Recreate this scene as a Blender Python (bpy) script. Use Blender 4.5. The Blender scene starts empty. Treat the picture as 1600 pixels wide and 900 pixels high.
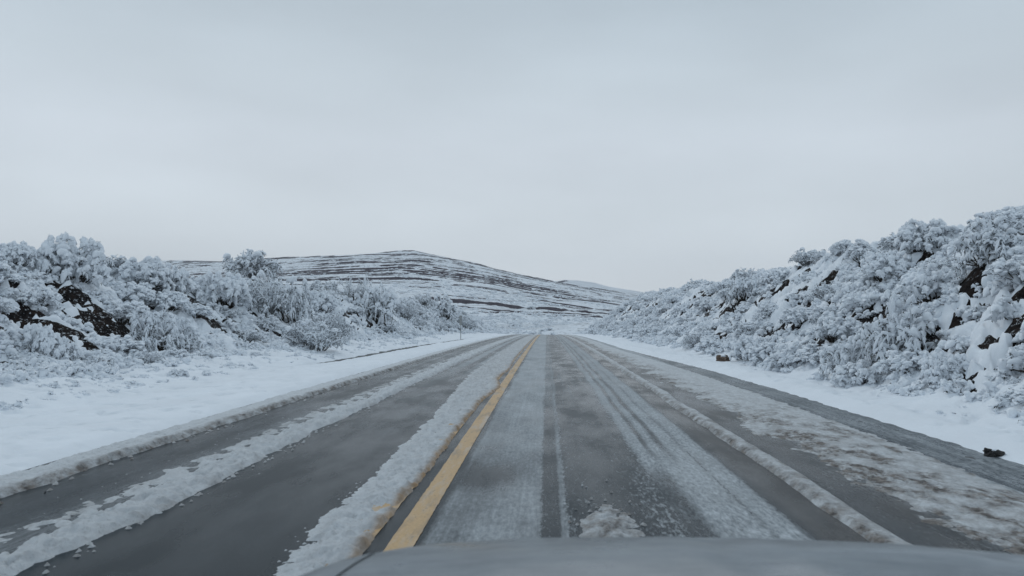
import bpy, math
import numpy as np
from mathutils import Matrix, Vector

scene = bpy.context.scene
C = scene.collection
rad = math.radians

# ------------------------------------------------------------------ camera
CAM_H = 1.45
FPX = 1155.0                       # focal length in pixels of a 1600 wide frame
cam_d = bpy.data.cameras.new("camera")
cam_d.sensor_width = 36
cam_d.lens = 36 * FPX / 1600
cam_d.clip_start = 0.05
cam_d.clip_end = 9000
cam_d.dof.use_dof = True           # the bonnet right under the lens is a little out of focus
cam_d.dof.focus_distance = 40
cam_d.dof.aperture_fstop = 3.6
cam = bpy.data.objects.new("camera", cam_d)
cam.location = (0, 0, CAM_H)
cam.rotation_euler = (rad(90 + 2.28), 0, rad(2.68))
C.objects.link(cam)
scene.camera = cam
scene.render.resolution_x, scene.render.resolution_y = 1024, 576

# ------------------------------------------------------------------ view
scene.view_settings.view_transform = 'Standard'
scene.view_settings.look = 'None'
scene.view_settings.exposure = 0
scene.view_settings.gamma = 1
scene.cycles.max_bounces = 6
scene.cycles.diffuse_bounces = 3
scene.cycles.glossy_bounces = 3
scene.cycles.transparent_max_bounces = 6
scene.cycles.volume_bounces = 0
scene.cycles.use_denoising = True

# ------------------------------------------------------------------ world: overcast sky
SUN_EL, SUN_AZ = 48, -20           # degrees; azimuth measured from +Y towards +X
w = bpy.data.worlds.new("World")
scene.world = w
w.use_nodes = True
nt = w.node_tree
nt.nodes.clear()
N = nt.nodes.new
out = N("ShaderNodeOutputWorld")
bg = N("ShaderNodeBackground")
sky = N("ShaderNodeTexSky")
sky.sky_type = 'NISHITA'
sky.sun_disc = False
sky.sun_elevation = rad(SUN_EL)
sky.sun_rotation = rad(SUN_AZ)
sky.air_density, sky.dust_density = 1.0, 2.0
tc = N("ShaderNodeTexCoord")
sep = N("ShaderNodeSeparateXYZ")
nt.links.new(tc.outputs["Generated"], sep.inputs[0])
ramp = N("ShaderNodeValToRGB")
el = ramp.color_ramp.elements
def lin(c):
    return tuple(((v / 255 + 0.055) / 1.055) ** 2.4 if v > 10 else v / 255 / 12.92 for v in c)
SKY = [(0.0, (222, 231, 238)), (0.05, (219, 228, 236)), (0.14, (215, 225, 233)), (0.22, (210, 220, 229)), (0.30, (200, 212, 221)),
       (0.42, (188, 203, 214)), (0.6, (178, 194, 206)), (1.0, (170, 187, 200))]
el[0].position = SKY[0][0]; el[0].color = (*lin(SKY[0][1]), 1)
el[1].position = SKY[-1][0]; el[1].color = (*lin(SKY[-1][1]), 1)
for p, c in SKY[1:-1]:
    e = el.new(p); e.color = (*lin(c), 1)
# soft uneven cloud deck: direction stretched sideways
mp = N("ShaderNodeMapping")
mp.inputs["Scale"].default_value = (1.3, 1.3, 3.8)
mp.inputs["Location"].default_value = (0.9, 0.0, 1.7)
nt.links.new(tc.outputs["Generated"], mp.inputs[0])
n1 = N("ShaderNodeTexNoise")
n1.inputs["Scale"].default_value = 1.7
n1.inputs["Detail"].default_value = 4
n1.inputs["Roughness"].default_value = 0.45
nt.links.new(mp.outputs[0], n1.inputs["Vector"])
mr = N("ShaderNodeMapRange")
mr.inputs[1].default_value, mr.inputs[2].default_value = 0.3, 0.7
mr.inputs[3].default_value, mr.inputs[4].default_value = 0.90, 1.065
nt.links.new(n1.outputs[0], mr.inputs[0])
# elevation, bent a little by the noise
ab = N("ShaderNodeMath"); ab.operation = 'ABSOLUTE'
nt.links.new(sep.outputs[2], ab.inputs[0])
nt.links.new(ab.outputs[0], ramp.inputs[0])
mul = N("ShaderNodeVectorMath"); mul.operation = 'SCALE'
nt.links.new(ramp.outputs[0], mul.inputs[0]); nt.links.new(mr.outputs[0], mul.inputs["Scale"])
mul2 = N("ShaderNodeVectorMath"); mul2.operation = 'SCALE'
mul2.inputs["Scale"].default_value = 10.0       # the Background strength is 0.1
nt.links.new(mul.outputs[0], mul2.inputs[0])
mix = N("ShaderNodeMix"); mix.data_type = 'RGBA'
mix.inputs[0].default_value = 0.95
nt.links.new(sky.outputs[0], mix.inputs[6]); nt.links.new(mul2.outputs[0], mix.inputs[7])
nt.links.new(mix.outputs[2], bg.inputs[0])
bg.inputs[1].default_value = 0.1
nt.links.new(bg.outputs[0], out.inputs[0])

# ------------------------------------------------------------------ sun behind cloud
sun_d = bpy.data.lights.new("sun", 'SUN')
sun_d.energy = 0.5
sun_d.angle = rad(35)
sun_d.color = (1.0, 0.97, 0.93)
sun = bpy.data.objects.new("sun", sun_d)
sd = Vector((math.sin(rad(SUN_AZ)) * math.cos(rad(SUN_EL)), math.cos(rad(SUN_AZ)) * math.cos(rad(SUN_EL)), math.sin(rad(SUN_EL))))
sun.rotation_euler = sd.to_track_quat('Z', 'Y').to_euler()
sun.location = sd * 50
C.objects.link(sun)

# ================================================================== helpers
rng = np.random.default_rng(7)
_perm = np.random.default_rng(3).permutation(4096).astype(np.int64)
_ang = np.random.default_rng(4).random(4096) * 2 * np.pi
_gx, _gy = np.cos(_ang), np.sin(_ang)

def perlin(x, y, seed=0):
    x = np.asarray(x, float) + seed * 17.31; y = np.asarray(y, float) + seed * 9.77
    xi = np.floor(x).astype(np.int64); yi = np.floor(y).astype(np.int64)
    xf = x - xi; yf = y - yi
    u = xf * xf * xf * (xf * (xf * 6 - 15) + 10); v = yf * yf * yf * (yf * (yf * 6 - 15) + 10)
    def g(ix, iy, dx, dy):
        h = _perm[(_perm[(ix + seed * 131) & 4095] + iy) & 4095]
        return _gx[h] * dx + _gy[h] * dy
    a = g(xi, yi, xf, yf); b = g(xi + 1, yi, xf - 1, yf)
    c = g(xi, yi + 1, xf, yf - 1); d = g(xi + 1, yi + 1, xf - 1, yf - 1)
    return 1.5 * ((a * (1 - u) + b * u) * (1 - v) + (c * (1 - u) + d * u) * v)

def fbm(x, y, octv=4, seed=0, gain=0.5):
    s, a, t = 0, 1.0, 0
    f = 1.0
    for i in range(octv):
        s = s + a * perlin(x * f, y * f, seed + i * 5); t += a
        a *= gain; f *= 2.03
    return s / t

def worley(x, y, seed=0, jit=0.9):
    """distance to the nearest of a set of scattered points, one per unit cell; also that cell's random number"""
    x = np.asarray(x, float) + seed * 3.7; y = np.asarray(y, float) + seed * 5.1
    xi = np.floor(x).astype(np.int64); yi = np.floor(y).astype(np.int64)
    best = np.full(x.shape, 9.0); val = np.zeros(x.shape)
    for i in (-1, 0, 1):
        for j in (-1, 0, 1):
            h = _perm[(_perm[(xi + i + seed * 57) & 4095] + yi + j) & 4095]
            px = xi + i + 0.5 + jit * (h / 4096 - 0.5)
            py = yi + j + 0.5 + jit * (_perm[h] / 4096 - 0.5)
            d = (x - px) ** 2 + (y - py) ** 2
            k = d < best
            best = np.where(k, d, best); val = np.where(k, _perm[(h + 77) & 4095] / 4096, val)
    return np.sqrt(best), val

def pillow(x, y, seed=0):
    d, v = worley(x, y, seed)
    r = 0.46 + 0.34 * v
    return np.sqrt(np.clip(1 - (d / r) ** 2, 0, 1)) * (0.6 + 0.4 * v) - 0.35 * np.clip(d / r - 1, 0, 1)

def sstep(a, b, x):
    t = np.clip((x - a) / (b - a), 0, 1)
    return t * t * (3 - 2 * t)

def band(x, a, b, s=0.04):
    return sstep(a - s, a + s, x) * (1 - sstep(b - s, b + s, x))

def mesh_np(name, verts, quads=None, tris=None, smooth=True):
    me = bpy.data.meshes.new(name)
    v = np.asarray(verts, np.float32).reshape(-1, 3)
    me.vertices.add(len(v)); me.vertices.foreach_set("co", v.ravel())
    nq = 0 if quads is None else len(quads); ntri = 0 if tris is None else len(tris)
    idx = []; tot = []
    if nq: idx.append(np.asarray(quads).ravel()); tot.append(np.full(nq, 4))
    if ntri: idx.append(np.asarray(tris).ravel()); tot.append(np.full(ntri, 3))
    idx = np.concatenate(idx).astype(np.int32); tot = np.concatenate(tot).astype(np.int32)
    start = np.concatenate([[0], np.cumsum(tot)[:-1]]).astype(np.int32)
    me.loops.add(len(idx)); me.loops.foreach_set("vertex_index", idx)
    me.polygons.add(len(tot)); me.polygons.foreach_set("loop_start", start)
    me.polygons.foreach_set("use_smooth", np.full(len(tot), smooth))
    me.update(calc_edges=True)
    return me

def grid_mesh(name, X, Y, Z, attrs=None, keep=None):
    r, c = X.shape
    V = np.stack([X, Y, Z], -1).reshape(-1, 3)
    i = np.arange(r * c).reshape(r, c)
    Q = np.stack([i[:-1, :-1], i[:-1, 1:], i[1:, 1:], i[1:, :-1]], -1)
    if keep is not None:
        k = keep[:-1, :-1] | keep[:-1, 1:] | keep[1:, 1:] | keep[1:, :-1]
        Q = Q[k]
    Q = Q.reshape(-1, 4)
    used = np.zeros(len(V), bool); used[Q.ravel()] = True
    remap = np.cumsum(used) - 1
    me = mesh_np(name, V[used], remap[Q])
    for k, a in (attrs or {}).items():
        at = me.attributes.new(k, 'FLOAT', 'POINT')
        at.data.foreach_set("value", np.asarray(a, np.float32).reshape(-1)[used])
    return me

def link(name, me, mat=None, parent=None, **props):
    o = bpy.data.objects.new(name, me)
    if mat is not None and me is not None and len(me.materials) == 0:
        me.materials.append(mat)
    C.objects.link(o)
    if parent is not None: o.parent = parent
    for k, v in props.items(): o[k] = v
    return o

def join_geo(parts):
    V, Q, n = [], [], 0
    for v, q in parts:
        V.append(v); Q.append(q + n); n += len(v)
    return np.concatenate(V), np.concatenate(Q)

def tubes(P, R, sides=4, lump=0.0, g=rng, flat=1.0):
    """P [N,K,3] centre lines, R [N,K] radii -> verts, quads (open ends tapered by the radii)"""
    n, k, _ = P.shape
    T = np.gradient(P, axis=1)
    T /= np.linalg.norm(T, axis=2, keepdims=True) + 1e-9
    up = np.array([0.03, 0.02, 1.0])
    S = np.cross(T, up); S /= np.linalg.norm(S, axis=2, keepdims=True) + 1e-9
    U = np.cross(S, T)
    a = np.arange(sides) / sides * 2 * np.pi
    rr = R[:, :, None] * (1 + lump * g.uniform(-1, 1, (n, k, sides)))
    V = P[:, :, None, :] + rr[..., None] * (np.cos(a)[None, None, :, None] * S[:, :, None, :] + flat * np.sin(a)[None, None, :, None] * U[:, :, None, :])
    idx = np.arange(n * k * sides).reshape(n, k, sides)
    nx = np.roll(idx, -1, axis=2)
    Q = np.stack([idx[:, :-1], nx[:, :-1], nx[:, 1:], idx[:, 1:]], -1).reshape(-1, 4)
    return V.reshape(-1, 3), Q

# ================================================================== materials
def new_mat(name):
    m = bpy.data.materials.new(name); m.use_nodes = True
    t = m.node_tree; b = t.nodes["Principled BSDF"]
    return m, t, b

def nd(t, typ, **kw):
    n = t.nodes.new(typ)
    for k, v in kw.items(): setattr(n, k, v)
    return n

def noise_node(t, scale, detail=4, rough=0.55, vec=None, stretch=None):
    n = nd(t, "ShaderNodeTexNoise")
    n.inputs["Scale"].default_value = scale; n.inputs["Detail"].default_value = detail; n.inputs["Roughness"].default_value = rough
    if vec is None:
        g = nd(t, "ShaderNodeNewGeometry"); vec = g.outputs["Position"]
    if stretch is not None:
        m = nd(t, "ShaderNodeMapping"); m.inputs["Scale"].default_value = stretch
        t.links.new(vec, m.inputs[0]); vec = m.outputs[0]
    t.links.new(vec, n.inputs["Vector"])
    return n.outputs[0]

def obj_vec(t):
    return nd(t, "ShaderNodeTexCoord").outputs["Object"]

def rng_map(t, src, a, b, c=0.0, d=1.0, smooth=False):
    m = nd(t, "ShaderNodeMapRange")
    if smooth: m.interpolation_type = 'SMOOTHSTEP'
    for i, v in zip((1, 2, 3, 4), (a, b, c, d)): m.inputs[i].default_value = v
    t.links.new(src, m.inputs[0]); return m.outputs[0]

def mixc(t, f, a, b):
    m = nd(t, "ShaderNodeMix"); m.data_type = 'RGBA'
    for s, i in ((f, 0), (a, 6), (b, 7)):
        if hasattr(s, "is_output"): t.links.new(s, m.inputs[i])
        elif i == 0: m.inputs[0].default_value = s
        else: m.inputs[i].default_value = (*s, 1)
    return m.outputs[2]

def math_n(t, op, a, b=0.0, c=None):
    m = nd(t, "ShaderNodeMath"); m.operation = op
    for i, s in enumerate((a, b) if c is None else (a, b, c)):
        if hasattr(s, "is_output"): t.links.new(s, m.inputs[i])
        else: m.inputs[i].default_value = s
    return m.outputs[0]

def attr(t, name):
    a = nd(t, "ShaderNodeAttribute"); a.attribute_name = name
    return a.outputs["Fac"]

def bump(t, b, h, strength=0.3, dist=0.02):
    n = nd(t, "ShaderNodeBump"); n.inputs["Strength"].default_value = strength; n.inputs["Distance"].default_value = dist
    t.links.new(h, n.inputs["Height"]); t.links.new(n.outputs[0], b.inputs["Normal"])

SNOW = (0.845, 0.89, 0.94)
def make_snow(name, base=SNOW, dirt=None, bump_s=0.5):
    m, t, b = new_mat(name)
    n = noise_node(t, 9, 5, 0.65)
    n2 = noise_node(t, 0.7, 3)
    col = mixc(t, rng_map(t, n2, 0.3, 0.7), base, tuple(c * 0.93 for c in base))
    if dirt:
        gr_ = noise_node(t, 42, 5, 0.75)
        n = math_n(t, 'ADD', n, math_n(t, 'MULTIPLY', gr_, 0.8))
        pit = noise_node(t, 17, 5, 0.7)
        col = mixc(t, rng_map(t, pit, 0.52, 0.66, 0, 0.5), col, (0.38, 0.395, 0.41))
        col = mixc(t, rng_map(t, gr_, 0.56, 0.7, 0, 0.5), col, (0.25, 0.255, 0.26))
        dcol = mixc(t, rng_map(t, noise_node(t, 14, 4), 0.35, 0.65), (0.085, 0.078, 0.074), (0.26, 0.235, 0.215))
        f = math_n(t, 'MULTIPLY', attr(t, "dirt"), rng_map(t, noise_node(t, 1.0, 6, 0.75, stretch=(7, 4, 5)), 0.35, 0.62, 0.15, 1.35))
        f = math_n(t, 'MINIMUM', f, 1.0)
        col = mixc(t, f, col, dcol)
        col = mixc(t, attr(t, "ochre"), col, (0.40, 0.21, 0.05))
    t.links.new(col, b.inputs["Base Color"])
    b.inputs["Roughness"].default_value = 0.75
    b.inputs["Specular IOR Level"].default_value = 0.25
    bump(t, b, n, bump_s, 0.03)
    return m
M_snow = make_snow("snow")
M_slush = make_snow("slush", (0.70, 0.735, 0.765), dirt=True, bump_s=0.7)

def make_plain(name, c1, c2, scale=8, rough=0.8, bump_s=0.4, obj=False, spec=0.3):
    m, t, b = new_mat(name)
    n = noise_node(t, scale, 5, 0.6, obj_vec(t) if obj else None)
    t.links.new(mixc(t, rng_map(t, n, 0.35, 0.65), c1, c2), b.inputs["Base Color"])
    b.inputs["Roughness"].default_value = rough
    b.inputs["Specular IOR Level"].default_value = spec
    if bump_s: bump(t, b, n, bump_s, 0.02)
    return m
M_earth = make_plain("dark_earth", (0.016, 0.013, 0.012), (0.045, 0.034, 0.027), 5, 0.9, 0.9)
M_twig = make_plain("twig_bark", (0.035, 0.03, 0.025), (0.075, 0.065, 0.055), 20, 0.9, 0, True)
M_frost = make_plain("frosted_twig", (0.09, 0.095, 0.095), (0.24, 0.25, 0.26), 30, 0.9, 0, True)
M_leaf = make_plain("dark_leaf", (0.018, 0.024, 0.018), (0.045, 0.052, 0.035), 15, 0.7, 0, True)
M_rock = make_plain("brown_rock", (0.09, 0.065, 0.05), (0.2, 0.15, 0.12), 9, 0.9, 0.8, True)
M_darkrock = make_plain("dark_rock", (0.02, 0.02, 0.022), (0.05, 0.048, 0.046), 9, 0.8, 0.8, True)

# wet asphalt with films of slush and some painted sheen (attribute 'film'), mottling ('mott') and brown road dirt ('brown')
M_road, t, b = new_mat("wet_asphalt")
fine = noise_node(t, 60, 4, 0.7)
agg = noise_node(t, 350, 2, 0.5)
mottle = noise_node(t, 1.0, 5, 0.72, stretch=(34, 9, 1))
streak = noise_node(t, 1.0, 5, 0.65, stretch=(22, 0.35, 1))
patch = noise_node(t, 1.0, 4, 0.6, stretch=(2.6, 1.1, 1))
asph = mixc(t, rng_map(t, agg, 0.3, 0.7), (0.003, 0.009, 0.014), (0.012, 0.024, 0.032))
film = attr(t, "film"); mott = attr(t, "mott"); brown = attr(t, "brown")
v = math_n(t, 'MULTIPLY_ADD', math_n(t, 'SUBTRACT', mottle, 0.5), math_n(t, 'MULTIPLY', mott, 3.4), film)
v = math_n(t, 'MULTIPLY_ADD', math_n(t, 'SUBTRACT', streak, 0.5), 0.38, v)
v = math_n(t, 'MULTIPLY_ADD', math_n(t, 'SUBTRACT', patch, 0.5), 0.55, v)
v = math_n(t, 'MULTIPLY_ADD', math_n(t, 'SUBTRACT', fine, 0.5), 0.35, v)
f = rng_map(t, v, 0.30, 1.0, 0.0, 0.9)
slc = mixc(t, rng_map(t, mottle, 0.35, 0.65), (0.40, 0.435, 0.46), (0.56, 0.595, 0.625))
col = mixc(t, f, asph, slc)
bc = mixc(t, rng_map(t, fine, 0.35, 0.65), (0.06, 0.055, 0.052), (0.14, 0.126, 0.116))
col = mixc(t, math_n(t, 'MULTIPLY', brown, rng_map(t, patch, 0.3, 0.65, 0.5, 1.0)), col, bc)
t.links.new(col, b.inputs["Base Color"])
rg = math_n(t, 'MULTIPLY_ADD', f, 0.40, 0.22)
wetn = noise_node(t, 1.0, 4, 0.6, stretch=(1.7, 0.5, 1))
rg = math_n(t, 'MULTIPLY_ADD', rng_map(t, wetn, 0.38, 0.62, -0.09, 0.11), 1.0, rg)
t.links.new(rg, b.inputs["Roughness"])
b.inputs["Specular IOR Level"].default_value = 0.07
b.inputs["Specular Tint"].default_value = (0.76, 0.92, 0.97, 1)
hb = math_n(t, 'ADD', math_n(t, 'MULTIPLY', f, 1.0), math_n(t, 'MULTIPLY', agg, 0.35))
bump(t, b, hb, 0.35, 0.005)

# ================================================================== terrain functions
K = 9.3e-5
def zroad(y):
    y = np.asarray(y, float)
    yy = np.clip(y, 0, 170)
    z = -K * yy * yy
    z = z - np.clip(y - 170, 0, 130) * 2 * K * 170 + np.clip(y - 170, 0, 130) ** 2 * (2 * K * 170) / 260
    return z

def yinterp(y, ys, vs):
    return np.interp(y, ys, vs)

def bank_base(x, y):
    """ground height without snow, for |x| beyond the road"""
    x = np.asarray(x, float); y = np.asarray(y, float)
    wob = 0.5 * fbm(y * 0.11, x * 0.05, 2, 11)
    # right cutting
    AR = yinterp(y, [-20, 12, 22, 30, 50, 75, 95, 125, 160, 210], [3.7, 3.75, 3.85, 3.8, 3.85, 4.4, 5.0, 4.4, 2.3, 0.2])
    tr = (x - 5.6 - wob * 0.7) / (6.0 + 0.02 * np.clip(y - 40, 0, 80))
    tc_ = np.clip(tr, 0, 1)
    pr = 0.25 * tc_ + 0.75 * sstep(0.03, 1.0, tc_)
    right = AR * pr + np.clip(tr - 1, 0, 30) * 0.25
    # left cutting
    AL = yinterp(y, [-20, 14, 30, 50, 85, 130, 170, 215], [3.3, 3.1, 2.8, 3.1, 3.5, 4.0, 2.9, 0.2])
    tl = (-x - 8.2 - wob)
    pl = 0.16 * np.clip(tl, 0, 3.0) + AL * 0.86 * sstep(2.2, 7.2, tl) + np.clip(tl - 8, 0, 60) * 0.03
    pl = np.where(tl < 0, 0, pl)
    h = np.where(x > 0, right, pl)
    gul = fbm(x * 0.22, y * 0.42, 4, 21) * 0.75 + fbm(x * 0.9, y * 1.3, 3, 31) * 0.22
    amp = np.where(x > 0, sstep(0.05, 0.35, tr), sstep(1.2, 3.4, tl))
    dip = np.where(x > 0, -0.02 - 0.03 * sstep(5.0, 6.0, x), -0.03 - 0.05 * sstep(5.2, 8, -x))
    return zroad(y) + h + amp * gul + dip

def pix_dir(u, v):
    d = Vector(((u - 800) / FPX, (450 - v) / FPX, -1.0))
    d.rotate(cam.rotation_euler)
    return np.array(d) / np.linalg.norm(np.array(d))

def pix_hit(u, v, y0=4, y1=230):
    """where the sight line through a photo pixel meets the bank"""
    d = pix_dir(u, v)
    s = np.linspace(y0, y1, 6000) / d[1]
    P = np.array([0, 0, CAM_H]) + s[:, None] * d
    g = bank_base(P[:, 0], P[:, 1]); g = np.where(np.abs(P[:, 0]) < 5, zroad(P[:, 1]), g)
    k = np.argmax(P[:, 2] < g)
    return P[k] if P[k, 2] < g[k] else None

# bare dark patches of the cutting: photo points (u, v, radius in metres)
ROCKS = [(20, 445, .55), (60, 470, .4), (110, 450, .45), (140, 478, .7), (175, 500, .6), (215, 510, .5), (110, 525, .55), (20, 500, .9),
         (60, 512, .5), (150, 520, .6), (85, 515, .5), (45, 495, .5), (250, 470, .4),
         (320, 495, .6), (345, 515, .7), (375, 525, .6), (405, 530, .5), (300, 475, .5), (365, 505, .4), (330, 470, .5),
         (575, 512, .7), (600, 516, .7), (560, 500, .6), (625, 512, .4), (555, 475, .5), (685, 500, .5), (640, 490, .4), (700, 475, .6), (716, 505, .6),
         (1222, 515, .55), (1240, 505, .6), (1255, 490, .6), (1268, 470, .5), (1280, 455, .45), (1292, 442, .4), (1302, 430, .4), (1230, 441, .45),
         (1128, 480, .7), (1135, 495, .8), (1125, 510, .6), (1115, 490, .5), (1165, 470, .4),
         (1280, 525, .3), (1282, 540, .3), (1368, 500, .3), (1360, 512, .3), (1530, 430, .35), (1520, 445, .3), (1540, 420, .3),
         (1590, 470, .45), (1570, 480, .4), (1598, 500, .6), (1585, 530, .5), (1575, 545, .45), (1530, 548, .4), (1500, 540, .35), (1480, 545, .4), (1470, 530, .4),
         (1455, 545, .4), (1400, 550, .5), (1430, 560, .4), (1370, 550, .3), (1545, 570, .3), (1530, 585, .3), (1510, 575, .3), (1560, 555, .3)]  # patches under the dark bellied shrub put its deep shadow in as bare earth
RP = []
for u, v_, r_ in ROCKS:
    p = pix_hit(u, v_, 7)
    if p is not None: RP.append((p[0], p[1], r_, r_ * (1.0 + min(p[1], 60) / 45)))
def rock_mask(x, y):
    m = np.zeros_like(np.asarray(x, float))
    for px, py, rx, ry in RP:
        rx_ = rx * np.where(px > 0, 0.56, 0.72); d2 = ((x - px) / rx_) ** 2 + ((y - py) / (ry * 0.75)) ** 2
        sel = d2 < 6
        if np.any(sel): m[sel] = np.maximum(m[sel], np.exp(-d2[sel] * 1.1))
    return m

def snow_thick(x, y):
    """thickness of the snow on the verges and banks (negative = bare)"""
    x = np.asarray(x, float); y = np.asarray(y, float)
    bankm = np.where(x > 0, sstep(5.7, 7.0, x), sstep(8.6, 11.6, -x))
    wx = x + 0.25 * perlin(x * 1.3, y * 1.1, 41); wy = y + 0.3 * perlin(x * 1.3, y * 1.1, 42)
    b1 = np.abs(perlin(wx * 0.8, wy * 0.75, 43))
    b2 = np.abs(perlin(wx * 2.1, wy * 1.8, 44))
    b3 = np.abs(perlin(wx * 4.6, wy * 4.0, 45))
    rough = 0.10 * np.sqrt(b1) + 0.06 * np.sqrt(b2) - 0.21 + 0.25 * fbm(x * 0.6, y * 0.45, 3, 46)
    rough = rough + 0.17 * pillow(wx * 2.3, wy * 1.8, 3) + 0.15 * pillow(wx * 5.2, wy * 4.0, 4) + 0.05 * fbm(x * 9, y * 7, 2, 56) + 0.03 * b3
    soft = 0.13 + 0.035 * fbm(x * 0.5, y * 0.4, 3, 47) + 0.022 * fbm(x * 2.5, y * 2.5, 3, 48) - 0.06 * sstep(0.20, 0.42, fbm(x * 3.0, y * 2.2, 3, 57)) - 0.02 * sstep(0.1, 0.3, perlin(x * 0.9, y * 0.35, 58)) - 0.018 * band(x, -6.6, -6.35, 0.08) - 0.018 * band(x, -7.9, -7.6, 0.1) - 0.03 * sstep(0.25, 0.5, perlin(x * 3, y * 2.2, 49))
    T = soft * (1 - bankm) + rough * bankm
    rm = rock_mask(x, y)
    T = T - rm * (0.15 + 0.8 * fbm(x * 2.0, y * 1.7, 3, 50)) * bankm
    # verge edges
    eR = 4.62 + 0.004 * np.clip(y, 0, 60) * 0 - 0.9 * sstep(14, 42, y) * 1.0 + 0.06 * perlin(y * 0.25, 0 * y, 51) + 0.03 * perlin(y * 1.7, 0 * y, 52)
    T = np.where(x > 0, np.minimum(T, (x - eR) * 0.22 + 0.012 * perlin(x * 6, y * 4, 59)), T)
    T = np.where(x < 0, np.minimum(T, (-x - 4.93) * 0.5 + 0.02 * perlin(x * 2, y, 53)), T)
    # narrow bare gravel strip on the left verge
    sc = -7.45 + 0.25 * perlin(y * 0.06, 0 * y, 54) + 0.8 * sstep(45, 80, y)
    ws = 0.42 * sstep(19, 27, y) * (1 - sstep(58, 74, y))
    strip = np.exp(-((x - sc) / np.maximum(ws, 0.05)) ** 2) * (ws > 0.05)
    T = T - strip * 0.24 * (x < 0)
    return T

# ================================================================== ground sheets
def ylist(y0, y1, k, soft):
    ys = [y0]
    while ys[-1] < y1: ys.append(ys[-1] + k * math.sqrt(ys[-1] ** 2 + soft ** 2))
    return np.array(ys)

def side(name_s, name_b, xs, lab_s, lab_b):
    ys = np.concatenate([np.linspace(-16, 4.6, 14), ylist(5, 235, 0.0042, 12)])
    X, Y = np.meshgrid(xs, ys)
    B = bank_base(X, Y)
    T = snow_thick(X, Y)
    T = np.maximum(T, -0.12)
    o = link(name_s, grid_mesh(name_s, X, Y, B + T, keep=T > -0.05), M_snow, kind="structure", label=lab_s)
    xb = xs[::2]; yb = ys[::2]
    X, Y = np.meshgrid(xb, yb)
    B = bank_base(X, Y)
    rm = rock_mask(X, Y)
    B = B + (0.04 + 0.22 * rm) * fbm(X * 2.6, Y * 2.2, 4, 61) + 0.07 * rm * pillow(X * 3.1, Y * 2.6, 9)
    link(name_b, grid_mesh(name_b, X, Y, B, {"gravel": np.where(X > 0, 1 - sstep(5.3, 5.9, X), 1 - sstep(8.5, 9.5, -X))}), M_ground, kind="structure", label=lab_b)

M_ground, t, b = new_mat("bank_earth")
n = noise_node(t, 5, 5, 0.65)
e = mixc(t, rng_map(t, n, 0.35, 0.65), (0.006, 0.006, 0.007), (0.026, 0.020, 0.018))
g = mixc(t, rng_map(t, noise_node(t, 30, 4, 0.7), 0.35, 0.65), (0.11, 0.115, 0.12), (0.2, 0.21, 0.215))
spk = noise_node(t, 11, 5, 0.75)
geo_ = nd(t, "ShaderNodeNewGeometry"); sz_ = nd(t, "ShaderNodeSeparateXYZ"); t.links.new(geo_.outputs["Normal"], sz_.inputs[0])
e = mixc(t, rng_map(t, noise_node(t, 1.7, 4, 0.6), 0.5, 0.65, 0, 0.7), e, (0.04, 0.028, 0.022))
e = mixc(t, math_n(t, 'MULTIPLY', rng_map(t, spk, 0.57, 0.62), rng_map(t, sz_.outputs[2], 0.6, 0.85)), e, (0.7, 0.74, 0.78))
t.links.new(mixc(t, attr(t, "gravel"), e, g), b.inputs["Base Color"])
b.inputs["Roughness"].default_value = 0.95
b.inputs["Specular IOR Level"].default_value = 0.08
bump(t, b, n, 0.9, 0.08)

xs_r = np.concatenate([np.arange(3.55, 5.6, 0.06), np.arange(5.6, 13.2, 0.042), np.linspace(13.3, 20, 24), np.linspace(21, 60, 22)])
xs_l = -np.concatenate([np.arange(4.9, 9.5, 0.06), np.arange(9.5, 17.5, 0.05), np.linspace(17.6, 25, 28), np.linspace(26, 60, 20)])[::-1]
side("right_bank_snow", "right_bank_ground", xs_r, "lumpy snow cover on the cutting right of the road", "dark earth of the cutting right of the road")
side("left_bank_snow", "left_bank_ground", xs_l, "lumpy snow cover on the verge and cutting left of the road", "dark earth and gravel left of the road")

# far ground: one sheet to the horizon, sunk a little under the detailed land
gx = np.concatenate([-np.geomspace(2600, 70, 24), np.linspace(-60, 60, 41), np.geomspace(70, 2600, 24)])
gy = np.concatenate([np.linspace(-400, -20, 8), np.linspace(-15, 225, 49), np.geomspace(232, 2600, 70)])
X, Y = np.meshgrid(gx, gy)
inside = (np.abs(X) < 61) & (Y > -17) & (Y < 232)
Z = np.where(np.abs(X) < 5, zroad(Y), bank_base(np.clip(X, -60, 60), Y)) - 1.1 * inside
Z = Z + (~inside) * 0.3 * fbm(X * 0.02, Y * 0.02, 3, 71)
Z = np.where((Y > 225), zroad(Y) - 0.4 + 0.9 * fbm(X * 0.03, Y * 0.03, 3, 72), Z)
Z = np.where(inside & (np.abs(X) < 9), zroad(Y) - 0.8, Z)
link("ground", grid_mesh("ground", X, Y, Z), M_snow, kind="structure", label="snow covered land reaching to the horizon")

# ================================================================== the road
ys = np.concatenate([np.linspace(-14, 2.0, 6), 1 / np.linspace(1 / 2.3, 1 / 60.0, 330), np.linspace(61.5, 235, 60)])
xs = np.arange(-5.25, 5.3, 0.0275)
X, Y = np.meshgrid(xs, ys)
Zr = zroad(Y)
wv = 0.03 * perlin(Y * 0.35, X * 0, 81) + 0.015 * perlin(Y * 1.3, X * 0.5, 82)
x = X + wv
far = sstep(8, 30, Y)
xc = x - 0.07 * 0
film = np.zeros_like(X)
mott = np.full_like(X, 0.12)
brown = np.zeros_like(X)
def put(arr, a, b_, val, s=0.04):
    m = band(x, a, b_, s)
    return arr * (1 - m) + val * m
film = put(film, -5.3, -4.4, 0.3)
film = put(film, -4.4, -3.3, 0.26 + 0.12 * far)
film = film + 0.30 * sstep(12, 26, Y) * (band(x, -4.15, -4.05, .02) + band(x, -3.85, -3.78, .02))
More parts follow.
